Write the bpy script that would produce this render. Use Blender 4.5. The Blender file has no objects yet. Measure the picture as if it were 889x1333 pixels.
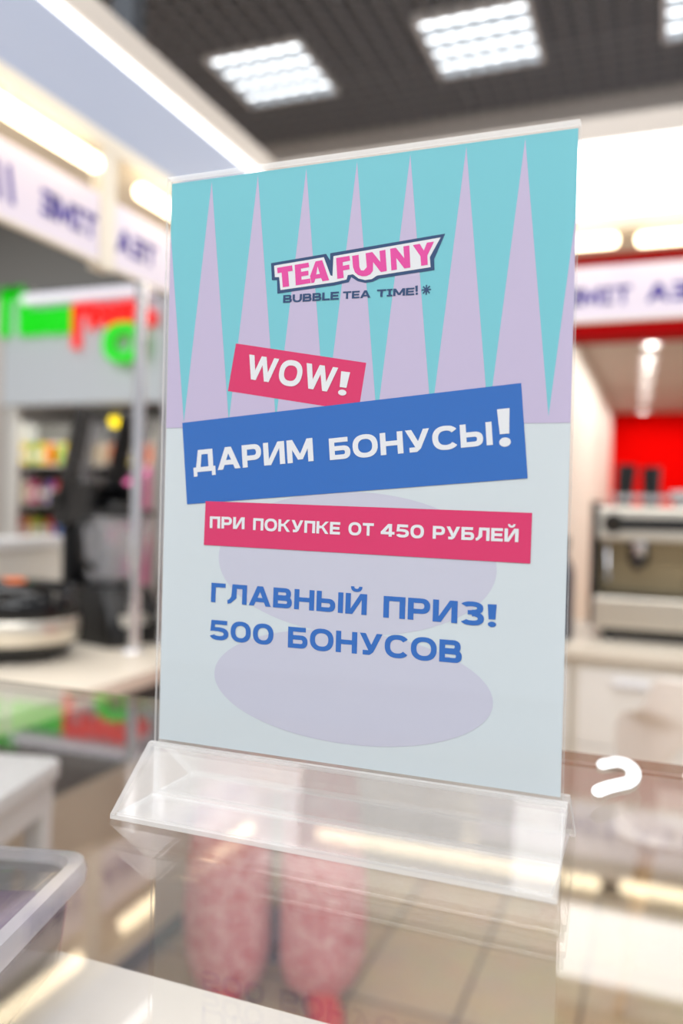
import bpy, bmesh, math, random
from mathutils import Vector, Matrix
R = math.radians
random.seed(7)
sc = bpy.context.scene
COL = sc.collection

# ------------------------------------------------------------------ camera
cam_data = bpy.data.cameras.new('camera')
cam = bpy.data.objects.new('camera', cam_data); COL.objects.link(cam)
_yaw, _pitch, _roll = 0.370609, -0.006761, 0.024781
_f = Vector((-math.sin(_yaw)*math.cos(_pitch), math.cos(_yaw)*math.cos(_pitch), math.sin(_pitch)))
_r0 = Vector((math.cos(_yaw), math.sin(_yaw), 0)); _u0 = _r0.cross(_f)
_r = _r0*math.cos(_roll) + _u0*math.sin(_roll); _u = -_r0*math.sin(_roll) + _u0*math.cos(_roll)
cam.matrix_world = Matrix(((_r.x, _u.x, -_f.x, 0.144098), (_r.y, _u.y, -_f.y, -0.378909), (_r.z, _u.z, -_f.z, 1.25), (0, 0, 0, 1)))
cam_data.sensor_fit = 'VERTICAL'; cam_data.sensor_height = 36.0; cam_data.sensor_width = 24.0
cam_data.lens = 1075.0/1333.0*36.0
cam_data.clip_start = 0.01; cam_data.clip_end = 60
cam_data.dof.use_dof = True
cam_data.dof.focus_distance = 0.405
cam_data.dof.aperture_fstop = 3.7
cam_data.dof.aperture_blades = 0
sc.camera = cam

# ------------------------------------------------------------------ world, overhead fill lamps, exposure
w = bpy.data.worlds.new('hall_light'); sc.world = w; w.use_nodes = True
bg = w.node_tree.nodes['Background']
bg.inputs[0].default_value = (0.93, 0.96, 1.0, 1); bg.inputs[1].default_value = 0.46
def area(name, loc, sx, sy, power, rot=(0, 0, 0), color=(1, 1, 1)):
    d = bpy.data.lights.new(name, 'AREA'); d.shape = 'RECTANGLE'; d.size = sx; d.size_y = sy
    d.energy = power; d.color = color
    o = bpy.data.objects.new(name, d); COL.objects.link(o); o.location = loc; o.rotation_euler = rot
    return o
for lx, ly, pw in [(-2.4, 1.9, 16), (-0.4, 1.2, 18), (1.4, 1.9, 18), (-4.4, 2.6, 45), (-4.4, 0.2, 30), (-1.7, -0.6, 14), (0.3, -0.9, 14), (1.9, -0.6, 14), (-1.2, -2.7, 37), (0.4, -2.9, 37), (2.0, -2.7, 37), (-2.8, -2.7, 37)]:
    area('hall_fill_lamp', (lx, ly, 3.7), 1.2, 1.2, pw)  # unseen hall lamps, added and powered to brighten poster, kiosk and shop front
sc.view_settings.view_transform = 'Standard'; sc.view_settings.look = 'None'
sc.view_settings.gamma = 1.0; sc.view_settings.use_curve_mapping = False
sc.view_settings.exposure = 0.55
sc.cycles.use_denoising = True
sc.cycles.max_bounces = 14; sc.cycles.transparent_max_bounces = 40
sc.cycles.glossy_bounces = 6; sc.cycles.diffuse_bounces = 4
sc.cycles.sample_clamp_indirect = 6.0
sc.cycles.caustics_reflective = False; sc.cycles.caustics_refractive = False

# ------------------------------------------------------------------ materials
def lin(c):
    if isinstance(c, str):
        c = tuple(int(c[i:i+2], 16) for i in (0, 2, 4))
    return tuple((v/255/12.92 if v/255 <= 0.04045 else ((v/255+0.055)/1.055)**2.4) for v in c)
_mats = {}
def mat(name, col, rough=0.5, metal=0.0, noise=0.0, nscale=40.0, spec=0.5, emit=None, estr=0.0, coat=0.0, col2=None):
    if name in _mats: return _mats[name]
    m = bpy.data.materials.new(name); m.use_nodes = True
    nt = m.node_tree; b = nt.nodes['Principled BSDF']
    c = lin(col)
    b.inputs['Base Color'].default_value = (*c, 1); b.inputs['Roughness'].default_value = rough
    b.inputs['Metallic'].default_value = metal; b.inputs['Specular IOR Level'].default_value = spec
    b.inputs['Coat Weight'].default_value = coat
    if noise or col2:
        tc = nt.nodes.new('ShaderNodeTexCoord'); n = nt.nodes.new('ShaderNodeTexNoise')
        n.inputs['Scale'].default_value = nscale; n.inputs['Detail'].default_value = 3
        nt.links.new(tc.outputs['Object'], n.inputs['Vector'])
        r = nt.nodes.new('ShaderNodeValToRGB')
        c2 = lin(col2) if col2 else tuple(v*(1-noise) for v in c)
        r.color_ramp.elements[0].position = 0.35; r.color_ramp.elements[1].position = 0.65
        r.color_ramp.elements[0].color = (*c2, 1); r.color_ramp.elements[1].color = (*c, 1)
        nt.links.new(n.outputs['Fac'], r.inputs['Fac']); nt.links.new(r.outputs['Color'], b.inputs['Base Color'])
    if emit:
        b.inputs['Emission Color'].default_value = (*lin(emit), 1); b.inputs['Emission Strength'].default_value = estr
    _mats[name] = m
    return m
def emis(name, col, s):
    if name in _mats: return _mats[name]
    m = bpy.data.materials.new(name); m.use_nodes = True; nt = m.node_tree
    nt.nodes.remove(nt.nodes['Principled BSDF'])
    e = nt.nodes.new('ShaderNodeEmission'); e.inputs[0].default_value = (*lin(col), 1); e.inputs[1].default_value = s
    nt.links.new(e.outputs[0], nt.nodes['Material Output'].inputs[0]); _mats[name] = m
    return m
def thin(name, tint=(0.98, 0.98, 0.98), ior=1.49, rough=0.0, haze=0.0, hazecol=(0.8, 0.8, 0.8)):
    """clear sheet: straight-through transmission plus a Fresnel mirror at each face"""
    if name in _mats: return _mats[name]
    m = bpy.data.materials.new(name); m.use_nodes = True; nt = m.node_tree
    nt.nodes.remove(nt.nodes['Principled BSDF']); N = nt.nodes.new; L = nt.links.new
    tr = N('ShaderNodeBsdfTransparent'); tr.inputs[0].default_value = (*tint, 1)
    gl = N('ShaderNodeBsdfGlossy'); gl.inputs['Roughness'].default_value = rough
    ge = N('ShaderNodeNewGeometry'); mr = N('ShaderNodeMapRange')
    mr.inputs['To Min'].default_value = ior; mr.inputs['To Max'].default_value = 1/ior
    L(ge.outputs['Backfacing'], mr.inputs['Value'])
    fr = N('ShaderNodeFresnel'); L(mr.outputs[0], fr.inputs['IOR'])
    src = tr
    if haze:
        df = N('ShaderNodeBsdfDiffuse'); df.inputs[0].default_value = (*hazecol, 1)
        mh = N('ShaderNodeMixShader'); mh.inputs[0].default_value = haze
        L(tr.outputs[0], mh.inputs[1]); L(df.outputs[0], mh.inputs[2]); src = mh
    mx = N('ShaderNodeMixShader'); L(fr.outputs[0], mx.inputs[0]); L(src.outputs[0], mx.inputs[1]); L(gl.outputs[0], mx.inputs[2])
    L(mx.outputs[0], nt.nodes['Material Output'].inputs[0]); _mats[name] = m
    return m
def edge_mat(name, col, clear=0.4):
    if name in _mats: return _mats[name]
    m = bpy.data.materials.new(name); m.use_nodes = True; nt = m.node_tree
    nt.nodes.remove(nt.nodes['Principled BSDF']); N = nt.nodes.new; L = nt.links.new
    d = N('ShaderNodeBsdfDiffuse'); d.inputs[0].default_value = (*lin(col), 1)
    t2 = N('ShaderNodeBsdfTranslucent'); t2.inputs[0].default_value = (*lin(col), 1)
    a = N('ShaderNodeMixShader'); a.inputs[0].default_value = 0.5; L(d.outputs[0], a.inputs[1]); L(t2.outputs[0], a.inputs[2])
    t = N('ShaderNodeBsdfTransparent'); b = N('ShaderNodeMixShader'); b.inputs[0].default_value = clear
    L(a.outputs[0], b.inputs[1]); L(t.outputs[0], b.inputs[2])
    L(b.outputs[0], nt.nodes['Material Output'].inputs[0]); _mats[name] = m
    return m

# ------------------------------------------------------------------ mesh building
class MB:
    def __init__(s): s.v = []; s.f = []; s.mi = []
    def face(s, pts, mi=0):
        k = len(s.v); s.v += [tuple(p) for p in pts]; s.f.append(tuple(range(k, k+len(pts)))); s.mi.append(mi)
    def solid(s, verts, faces, mi=0):
        k = len(s.v); s.v += [tuple(p) for p in verts]
        for i, f in enumerate(faces):
            s.f.append(tuple(k+j for j in f)); s.mi.append(mi[i] if isinstance(mi, (list, tuple)) else mi)
        return s
    def box(s, x0, x1, y0, y1, z0, z1, mi=0, M=None):
        v = [(x0,y0,z0),(x1,y0,z0),(x1,y1,z0),(x0,y1,z0),(x0,y0,z1),(x1,y0,z1),(x1,y1,z1),(x0,y1,z1)]
        if M is not None: v = [M @ Vector(p) for p in v]
        # order: bottom, top, front(-y), right(+x), back(+y), left(-x)
        return s.solid(v, [(0,3,2,1),(4,5,6,7),(0,1,5,4),(1,2,6,5),(2,3,7,6),(3,0,4,7)], mi)
    def prism(s, poly, a, b, axis='z', mi=0, M=None):
        """poly: 2-D outline, extruded from a to b along axis"""
        def P(p, t):
            q = {'z': (p[0], p[1], t), 'y': (p[0], t, p[1]), 'x': (t, p[0], p[1])}[axis]
            return (M @ Vector(q)) if M is not None else q
        n = len(poly); v = [P(p, a) for p in poly] + [P(p, b) for p in poly]
        f = [tuple(range(n-1, -1, -1)), tuple(range(n, 2*n))] + [(i, (i+1) % n, n+(i+1) % n, n+i) for i in range(n)]
        return s.solid(v, f, mi)
    def lathe(s, prof, c=(0, 0, 0), seg=32, mi=0, M=None, sx=1, sy=1):
        n = len(prof); v = []; f = []
        for i in range(seg):
            a = 2*math.pi*i/seg
            for r, z in prof:
                p = Vector((c[0]+r*sx*math.cos(a), c[1]+r*sy*math.sin(a), c[2]+z)); v.append((M @ p) if M is not None else p)
        for i in range(seg):
            j = (i+1) % seg
            for k in range(n-1): f.append((i*n+k, j*n+k, j*n+k+1, i*n+k+1))
        if prof[0][0] > 1e-6: f.append(tuple(i*n for i in reversed(range(seg))))
        if prof[-1][0] > 1e-6: f.append(tuple(i*n+n-1 for i in range(seg)))
        return s.solid(v, f, mi)
    def tube(s, pts, r, seg=12, mi=0, cap=True):
        pts = [Vector(p) for p in pts]; n = len(pts); v = []; f = []; prev = None
        rr = r if isinstance(r, (list, tuple)) else [r]*n
        for i in range(n):
            d = (pts[min(i+1, n-1)]-pts[max(i-1, 0)]).normalized()
            if prev is None:
                u = d.cross(Vector((0, 0, 1)));
                if u.length < 1e-3: u = d.cross(Vector((1, 0, 0)))
                u.normalize()
            else: u = (prev - d*prev.dot(d)).normalized()
            prev = u; w2 = d.cross(u)
            for k in range(seg):
                a = 2*math.pi*k/seg; v.append(pts[i]+(u*math.cos(a)+w2*math.sin(a))*rr[i])
        for i in range(n-1):
            for k in range(seg):
                f.append((i*seg+k, i*seg+(k+1) % seg, (i+1)*seg+(k+1) % seg, (i+1)*seg+k))
        if cap: f += [tuple(reversed(range(seg))), tuple(range((n-1)*seg, n*seg))]
        return s.solid(v, f, mi)
    def loft(s, rings, mi=0, cap=True):
        n = len(rings[0]); v = [p for r in rings for p in r]; f = []
        for i in range(len(rings)-1):
            for k in range(n): f.append((i*n+k, i*n+(k+1) % n, (i+1)*n+(k+1) % n, (i+1)*n+k))
        if cap: f += [tuple(reversed(range(n))), tuple(range((len(rings)-1)*n, len(rings)*n))]
        return s.solid(v, f, mi)
    def obj(s, name, mats, parent=None, smooth=False, bevel=0.0, seg=2, angle=30):
        me = bpy.data.meshes.new(name); me.from_pydata([tuple(p) for p in s.v], [], s.f)
        if not isinstance(mats, (list, tuple)): mats = [mats]
        for m in mats: me.materials.append(m)
        for p, i in zip(me.polygons, s.mi): p.material_index = i
        bm = bmesh.new(); bm.from_mesh(me); bmesh.ops.recalc_face_normals(bm, faces=bm.faces)
        for e in bm.edges:
            if len(e.link_faces) == 2 and e.calc_face_angle(0) > R(40): e.smooth = False
        bm.to_mesh(me); bm.free()
        if smooth:
            for p in me.polygons: p.use_smooth = True
        o = bpy.data.objects.new(name, me); COL.objects.link(o)
        if parent is not None: o.parent = parent
        if bevel:
            b = o.modifiers.new('bevel', 'BEVEL'); b.width = bevel; b.segments = seg; b.limit_method = 'ANGLE'; b.angle_limit = R(angle)
            b.harden_normals = False
        return o
def rrect(w, d, r, cx=0, cy=0, n=5):
    p = []
    for sx, sy, a0 in ((1, 1, 0), (-1, 1, 90), (-1, -1, 180), (1, -1, 270)):
        for i in range(n+1):
            a = R(a0+90*i/n); p.append((cx+sx*(w/2-r)+r*math.cos(a), cy+sy*(d/2-r)+r*math.sin(a)))
    return p
def thing(name, label, cat, loc=(0, 0, 0), rz=0.0, group=None):
    o = bpy.data.objects.new(name, None); COL.objects.link(o); o.empty_display_size = 0.05
    o.location = loc; o.rotation_euler = (0, 0, rz); return tag(o, label, cat, group)
def tag(o, label, cat, group=None):
    o['label'] = label; o['category'] = cat
    if group: o['group'] = group
    return o
def struct(o): o['kind'] = 'structure'; return o
def dup(root, loc, rz=None, label=None):
    r = root.copy(); COL.objects.link(r); r.location = loc
    if rz is not None: r.rotation_euler = (0, 0, rz)
    if label: r['label'] = label
    for ch in list(root.children):
        c = ch.copy(); COL.objects.link(c); c.parent = r
        for g in list(ch.children):
            d = g.copy(); COL.objects.link(d); d.parent = c
    return r

# ------------------------------------------------------------------ wide bold lettering (drawn outlines)
def _arc(cx, cy, rx, ry, a0, a1, n=14, e=2.35):
    out = []
    for i in range(n+1):
        a = R(a0+(a1-a0)*i/n); ca, sa = math.cos(a), math.sin(a)
        out.append((cx+rx*math.copysign(abs(ca)**(2/e), ca), cy+ry*math.copysign(abs(sa)**(2/e), sa)))
    return out
T, H = 0.262, 0.215           # upright and level stroke
def ring(cx, cy, rx, ry, a0=0, a1=360, t=T, h=H):
    o = _arc(cx, cy, rx, ry, a0, a1, 30 if a1-a0 > 200 else 16); i = _arc(cx, cy, rx-t, ry-h, a0, a1, 30 if a1-a0 > 200 else 16)
    return [[o[k], o[k+1], i[k+1], i[k]] for k in range(len(o)-1)]
def rc(x0, y0, x1, y1): return [(x0, y0), (x1, y0), (x1, y1), (x0, y1)]
def dg(x0, x1, w=0.29, y0=0, y1=1): return [(x0, y0), (x0+w, y0), (x1+w, y1), (x1, y1)]
def bowl(x0, xe, yb, yt):
    ry = (yt-yb)/2; rx = min(ry*1.15, xe-x0-0.05); xc = xe-rx
    return [rc(x0, yt-H, xc, yt), rc(x0, yb, xc, yb+H)] + ring(xc, (yt+yb)/2, rx, ry, -90, 90)
def glyph(ch):
    V = lambda x, y0=0, y1=1: rc(x, y0, x+T, y1)
    if ch == 'Г': return 0.82, [V(0), rc(0, 1-H, .82, 1)]
    if ch == 'П': return 1.0, [V(0), V(1-T), rc(0, 1-H, 1, 1)]
    if ch == 'Л': return 1.1, [V(1.1-T), rc(.27, 1-H, 1.1, 1), [(.27, 1), (.27+T, 1), (.27+T*.95, .3), (.2, .02), (.02, -.02), (0, .18), (.1, .2), (.22, .36)]]
    if ch == 'Д': return 1.2, [rc(0, 0, 1.2, H), rc(0, -.2, .2, 0), rc(1.0, -.2, 1.2, 0), V(.83), rc(.3, 1-H, 1.06, 1), [(.15, H), (.4, H), (.52, 1), (.3, 1)]]
    if ch in 'АA': return 1.22, [dg(0, .45, .29), [(.93, 0), (1.22, 0), (.77, 1), (.48, 1)], rc(.3, .2, .92, .2+H)]
    if ch in 'РP': return 1.0, [V(0)] + bowl(0, 1.0, .30, 1)
    if ch == 'И': return 1.08, [V(0), V(1.08-T), [(.1, 0), (.36, 0), (1.0, 1), (.74, 1)]]
    if ch == 'Й': return 1.08, glyph('И')[1] + ring(.54, 1.34, .29, .26, 180, 360, .17, .15)
    if ch == 'Н': return 1.06, [V(0), V(1.06-T), rc(0, .5-H/2, 1.06, .5+H/2)]
    if ch in 'МM': return 1.3, [V(0), V(1.3-T), [(0, 1), (.29, 1), (.79, .12), (.53, .12)], [(1.3, 1), (1.01, 1), (.51, .12), (.77, .12)]]
    if ch == 'Б': return 1.02, [V(0), rc(0, 1-H, .92, 1)] + bowl(0, 1.02, 0, .62)
    if ch in 'ВB': return 1.02, [V(0)] + bowl(0, .96, .42, 1) + bowl(0, 1.02, 0, .58)
    if ch in 'О0O': return 1.2 if ch != '0' else 1.1, ring(.6 if ch != '0' else .55, .5, .6 if ch != '0' else .55, .53)
    if ch in 'СC': return 1.12, ring(.6, .5, .6, .53, 38, 322)
    if ch == 'У': return 1.1, [[(0, 1), (.29, 1), (.66, .3), (.44, .2)], [(.82, 1), (1.1, 1), (.68, .14), (.5, 0), (.16, 0), (.16, H), (.42, H), (.47, .26)]]
    if ch == 'Ы': return 1.38, [V(0), V(1.38-T)] + bowl(0, .98, 0, .64)
    if ch == 'К': return 1.12, [V(0), [(.82, 1), (1.12, 1), (.52, .46), (.3, .46)], [(.36, .6), (.58, .66), (1.12, 0), (.82, 0)], rc(0, .43, .45, .43+H)]
    if ch in 'ЕE': return .92, [V(0), rc(0, 1-H, .92, 1), rc(0, 0, .92, H), rc(0, .5-H/2, .86, .5+H/2)]
    if ch in 'ТT': return 1.02, [rc(.51-T/2, 0, .51+T/2, 1), rc(0, 1-H, 1.02, 1)]
    if ch == '4': return 1.14, [rc(.66, 0, .66+T, 1), rc(0, .17, 1.14, .17+H), [(0, .36), (.0, .2), (.22, .2), (.9, 1), (.6, 1)]]
    if ch == '5': return 1.06, [rc(.1, 1-H, .98, 1), [(.1, 1), (.32, 1), (.28, .5), (.04, .42)], rc(.06, .44, .6, .44+H*.95)] + ring(.53, .31, .53, .33, -90, 90) + ring(.53, .31, .53, .33, -160, -90) + [rc(.5, .45, .6, .64)]
    if ch == 'З': return 1.02, ring(.48, .735, .5, .29, -90, 150) + ring(.5, .275, .52, .31, -150, 90) + [rc(.32, .44, .56, .44+H*.9)]
    if ch == 'W': return 1.62, [[(0, 1), (.28, 1), (.58, 0), (.32, 0)], [(.32, 0), (.58, 0), (.93, 1), (.68, 1)], [(.68, 1), (.94, 1), (1.28, 0), (1.03, 0)], [(1.03, 0), (1.28, 0), (1.62, 1), (1.35, 1)]]
    if ch == 'U': return 1.08, [V(0, .45), V(1.08-T, .45)] + ring(.54, .48, .54, .5, 180, 360)
    if ch == 'L': return .86, [V(0), rc(0, 0, .86, H)]
    if ch == 'I': return .62, [rc(.31-T/2, 0, .31+T/2, 1), rc(0, 1-H*.9, .62, 1), rc(0, 0, .62, H*.9)]
    if ch == '/': return .55, [dg(0, .27, .24)]
    if ch == '!': return .3, [[(.03, .33), (.25, .33), (.29, 1), (0, 1)], _arc(.14, .11, .135, .125, 0, 360, 16, 2)[:-1]]
    if ch == ' ': return .45, []
    raise KeyError(ch)
def word_polys(txt, p0, p1, cap, gap=0.13):
    """flat outlines of a word whose feet run from p0 to p1 and whose capitals are cap high"""
    x = 0; out = []
    for i, ch in enumerate(txt):
        wd, ps = glyph(ch); out += [[(x+a, b) for a, b in p] for p in ps]; x += wd+gap
    x -= gap
    d = Vector((p1[0]-p0[0], p1[1]-p0[1])); L = d.length; d /= L; n = Vector((-d.y, d.x))
    return [[(p0[0]+d.x*a/x*L+n.x*b*cap, p0[1]+d.y*a/x*L+n.y*b*cap) for a, b in p] for p in out]

# ================================================================== shared materials
M_white = mat('white_laminate', (232, 228, 222), 0.35)
M_cream = mat('cream_laminate', (222, 214, 200), 0.4)
M_gloss = mat('gloss_white', (235, 235, 238), 0.25)
M_steel = mat('brushed_steel', (224, 218, 206), 0.33, 1.0)
M_chrome = mat('chrome', (225, 225, 230), 0.12, 1.0)
M_black = mat('black_plastic', (18, 18, 20), 0.3)
M_dark = mat('dark_grey_laminate', (62, 60, 62), 0.5)
M_tube = emis('lamp_tube_glow', (255, 234, 196), 5.0)
M_led = emis('led_strip_glow', (255, 255, 255), 3.0)
M_light = emis('lightbox_glow', (255, 253, 250), 3.4)

# ================================================================== THE SETTING
def tile_mat():
    m = mat('floor_tiles', (176, 146, 112), 0.3); nt = m.node_tree; b = nt.nodes['Principled BSDF']; N = nt.nodes.new; L = nt.links.new
    tc = N('ShaderNodeTexCoord'); mp = N('ShaderNodeMapping'); mp.inputs['Location'].default_value = (0.015, 0.0, 0)
    br = N('ShaderNodeTexBrick'); br.offset = 0.0; br.squash = 1.0
    br.inputs['Scale'].default_value = 1.0; br.inputs['Mortar Size'].default_value = 0.005
    br.inputs['Brick Width'].default_value = 0.28; br.inputs['Row Height'].default_value = 0.40
    br.inputs['Color1'].default_value = (*lin((188, 158, 120)), 1); br.inputs['Color2'].default_value = (*lin((200, 178, 146)), 1)
    br.inputs['Mortar'].default_value = (*lin((92, 78, 66)), 1); br.inputs['Bias'].default_value = 0.0
    ns = N('ShaderNodeTexNoise'); ns.inputs['Scale'].default_value = 9; mx = N('ShaderNodeMix'); mx.data_type = 'RGBA'; mx.blend_type = 'MULTIPLY'
    mx.inputs[0].default_value = 0.25
    L(tc.outputs['Object'], mp.inputs[0]); L(mp.outputs[0], br.inputs['Vector']); L(tc.outputs['Object'], ns.inputs['Vector'])
    L(br.outputs['Color'], mx.inputs[6]); L(ns.outputs['Color'], mx.inputs[7]); L(mx.outputs[2], b.inputs['Base Color'])
    return m
fl = MB().box(-7, 3.2, -4, 13, -0.06, 0.0).obj('floor', tile_mat()); struct(fl)

CZ = 3.75
M_grid = mat('ceiling_grid_paint', (132, 132, 138), 0.5)
M_void = mat('ceiling_void_paint', (58, 58, 62), 0.9)
LAMPS = [(-2.04, 3.975), (-0.825, 4.01), (0.375, 4.02), (-3.24, 3.97)]
g = MB()
x = -5.5
while x < 2.4:
    segs = [(0.9, 4.83)]
    for lx, ly in LAMPS:
        if abs(x-lx) < 0.29: segs = [(0.9, ly-0.3), (ly+0.3, 4.83)]
    for a, b_ in segs: g.box(x-0.006, x+0.006, a, b_, CZ, CZ+0.045)
    x += 0.104
y = 0.93
while y < 4.83:
    cut = sorted([(lx-0.3, lx+0.3) for lx, ly in LAMPS if abs(y-ly) < 0.3]); a = -5.5
    for c0, c1 in cut: g.box(a, c0, y-0.006, y+0.006, CZ+0.001, CZ+0.044); a = c1
    g.box(a, 2.4, y-0.006, y+0.006, CZ+0.001, CZ+0.044)
    y += 0.104
struct(g.obj('ceiling', M_grid))
struct(MB().box(-5.6, 2.5, 0.8, 4.9, 4.15, 4.2).obj('ceiling_slab', M_void))

M_bulk = mat('bulkhead_paint', (192, 187, 184), 0.7, noise=0.06, nscale=2)
M_dim = mat('dark_grey', (112, 112, 110), 0.8)
M_greyp = mat('pale_grey_panel_paint', (186, 194, 202), 0.6)
wb = MB()
wb.box(-3.28, 2.5, 4.85, 5.0, 2.83, 4.2)          # bulkhead over the shops
wb.box(-3.28, -0.50, 4.85, 5.0, 0, 2.83)
wb.box(1.6, 2.5, 4.85, 5.0, 0, 2.83)
struct(wb.obj('wall_back', M_bulk))
struct(MB().box(-6.5, -3.28, 4.80, 5.0, 2.88, 4.2).obj('trim_1', M_dim))  # upper strip of the shop wall, its shade put into a darker grey
struct(MB().box(-6.5, -4.86, 4.85, 5.0, 0, 2.88).obj('wall_left', M_bulk))
struct(MB().box(-6.75, -6.6, -4.0, 5.0, 0, 4.2).obj('wall_side', M_bulk))
# red shop, its portal and room
M_red = mat('red_paint', (176, 2, 6), 0.8, spec=0.1)
M_redwall = mat('red_wall_paint', (226, 2, 0), 0.9, spec=0.05)
M_shopw = mat('shop_white_paint', (238, 234, 228), 0.6)
struct(MB().box(-0.50, 1.6, 4.78, 5.0, 2.30, 2.83).obj('trim_2', M_red))
struct(MB().box(-0.50, 1.6, 5.0, 11.2, 2.56, 2.62).obj('ceiling_shop', mat('shop_ceiling_paint', (178, 164, 156), 0.8)))
struct(MB().box(-0.62, -0.50, 5.0, 11.2, 0, 2.6).obj('wall_shop_left', M_shopw))
struct(MB().box(1.6, 1.7, 5.0, 11.2, 0, 2.6).obj('wall_shop_right', M_shopw))
struct(MB().box(-0.5, 1.6, 11.0, 11.1, 0, 2.6).obj('wall_shop_back', M_redwall))
for i, (sx, sy) in enumerate([(0.033, 6.31), (0.008, 6.92), (-0.013, 7.50), (-0.039, 8.28), (-0.063, 9.22), (-0.112, 10.6)]):
    words = ['nearest the shop door', 'second from the shop door', 'third from the shop door', 'fourth from the shop door', 'fifth from the shop door', 'deepest in the shop by the red wall'][i]
    t = thing('spotlight', 'round white ceiling spotlight in the red shop, ' + words, 'spotlight', (sx, sy, 2.56), 0, 'spotlights in the red shop')
    m = MB(); m.lathe([(0.05, 0), (0.085, -0.004), (0.085, -0.03), (0.062, -0.034), (0.055, -0.012)], seg=24); m.obj('ring', M_gloss, t, True)
    MB().lathe([(0.0, -0.013), (0.035, -0.013), (0.035, -0.02), (0.0, -0.026)], seg=24).obj('bulb', emis('spot_glow', (255, 246, 235), 30.0), t, True)
area('shop_spots', (0.3, 7.2, 2.5), 1.4, 3.2, 30, color=(1, .95, .88))
area('shop_back_spots', (0.3, 10.0, 2.5), 1.4, 1.2, 13, color=(1, .93, .86))

# grille luminaires
def luminaire(lx, ly, label):
    t = thing('ceiling_light', label, 'ceiling light', (lx, ly, CZ), 0, 'square louvred lights in the cell ceiling')
    f = MB(); s = 0.296
    for a, b_, c, d in ((-s, s, -s, -s+.018), (-s, s, s-.018, s), (-s, -s+.018, -s+.018, s-.018), (s-.018, s, -s+.018, s-.018)): f.box(a, b_, c, d, -0.004, 0.05)
    f.box(-s, s, -s, s, 0.05, 0.056)
    f.obj('frame', M_gloss, t)
    for k in range(4):
        yy = -0.21+0.14*k
        MB().tube([(-0.27, yy, 0.03), (0.27, yy, 0.03)], 0.013, 10).obj('tube', emis('ceiling_tube_glow', (248, 252, 255), 3.0), t, True)
    lv = MB()
    for k in range(5): lv.box(-0.277, 0.277, -0.28+0.14*k-0.012, -0.28+0.14*k+0.012, 0.0, 0.045)
    for k in range(7): lv.box(-0.277+0.0923*k-0.006, -0.277+0.0923*k+0.006, -0.277, 0.277, 0.001, 0.016)
    lv.obj('louvre', mat('louvre_aluminium', (150, 156, 162), 0.4, 0.7), t)
luminaire(*LAMPS[0], 'square louvred ceiling light whose corner nearly touches the white canopy beam')
luminaire(*LAMPS[1], 'square louvred ceiling light above the poster, larger than its neighbour to the left')
luminaire(*LAMPS[2], 'square louvred ceiling light cut by the top right edge of the photo')

# ================================================================== KIOSK CANOPY
XL, YB = -1.25, 2.43
M_canopy = mat('canopy_white', (226, 226, 232), 0.45)
M_fascia = mat('fascia_white', (236, 230, 240), 0.4)
M_fascia_b = mat('fascia_board', (222, 213, 228), 0.5)
M_blue = mat('violet_vinyl', (56, 40, 150), 0.6, spec=.2)
can = thing('canopy', 'white kiosk canopy beam with a glowing line under its cap, running over the counters', 'canopy', (XL, YB, 0))
def local(P): return (P[0]-XL, P[1]-YB, P[2])
yn = -1.0; xe = 1.6; wd = 0.26
def run_left(n, o0, o1, z0, z1, m, bevel=0.0, mitre=0):
    b = MB().box(-o1, -o0, yn-YB, o1 if mitre else 0, z0, z1); return b.obj(n, m, can, bevel=bevel)
def run_back(n, o0, o1, z0, z1, m, bevel=0.0):
    b = MB().box(0, xe-XL, o0, o1, z0, z1); return b.obj(n, m, can, bevel=bevel)
run_left('lower_lip', -0.012, wd, 2.17, 2.213, M_cream, 0.004, 1); run_back('lower_lip', -0.012, wd, 2.17, 2.213, M_cream, 0.004)
run_left('face', 0.0, wd, 2.2131, 2.428, mat('canopy_face_grey', (168, 176, 196), 0.3), 0, 1); run_back('light_panel', 0.0, wd, 2.2131, 2.428, M_light)
run_left('led_line', -0.002, wd, 2.4281, 2.452, M_led, 0, 1); run_back('led_line', -0.002, wd, 2.4281, 2.456, M_led)
M_cap = mat('cap_cream', (196, 188, 180), 0.5)
run_left('cap', -0.012, wd+0.02, 2.4561, 2.535, M_cap, 0.004, 1); run_back('cap', -0.012, wd+0.02, 2.4561, 2.535, M_cap, 0.004)
for px, py in ((XL-0.02, 1.435), (-0.45, YB+0.02)):
    MB().box(px-XL-0.015, px-XL+0.03, py-YB-0.03, py-YB+0.03, 1.86, 2.17).obj('post', M_cream, can, bevel=0.004) if px < -1 else MB().box(px-XL-0.03, px-XL+0.03, py-YB-0.015, py-YB+0.015, 1.86, 2.17).obj('post', M_cream, can, bevel=0.004)
def word_on_left(txt, y0, y1, z, cap, parent):
    """lettering on the left fascia: it is read from outside, so it runs towards -y seen from the kiosk"""
    m = MB()
    for p in word_polys(txt, (-y1, z), (-y0, z), cap):
        m.prism([(-a, b) for a, b in p], 0.004, 0.0052, 'x')
    return m.obj('lettering', M_blue, parent)
def word_on_back(txt, x0, x1, z, cap, parent):
    m = MB()
    for p in word_polys(txt, (-x1, z), (-x0, z), cap):
        m.prism([(-a, b) for a, b in p], -0.0052, -0.004, 'y')
    return m.obj('lettering', M_blue, parent)
def fascia_left(y0, y1, label, words):
    t = thing('fascia_sign', label, 'sign', (XL, 0, 0), 0, 'white fascia boards under the canopy')
    MB().box(-0.008, 0.004, y0, y1, 1.878, 2.052).obj('board', M_fascia_b, t, bevel=0.002)
    MB().box(-0.012, 0.008, y0, y1, 1.870, 1.8785).obj('bottom_rail', M_cream, t)
    for txt, a, b_, z, cap in words: word_on_left(txt, a, b_, z, cap, t)
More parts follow.
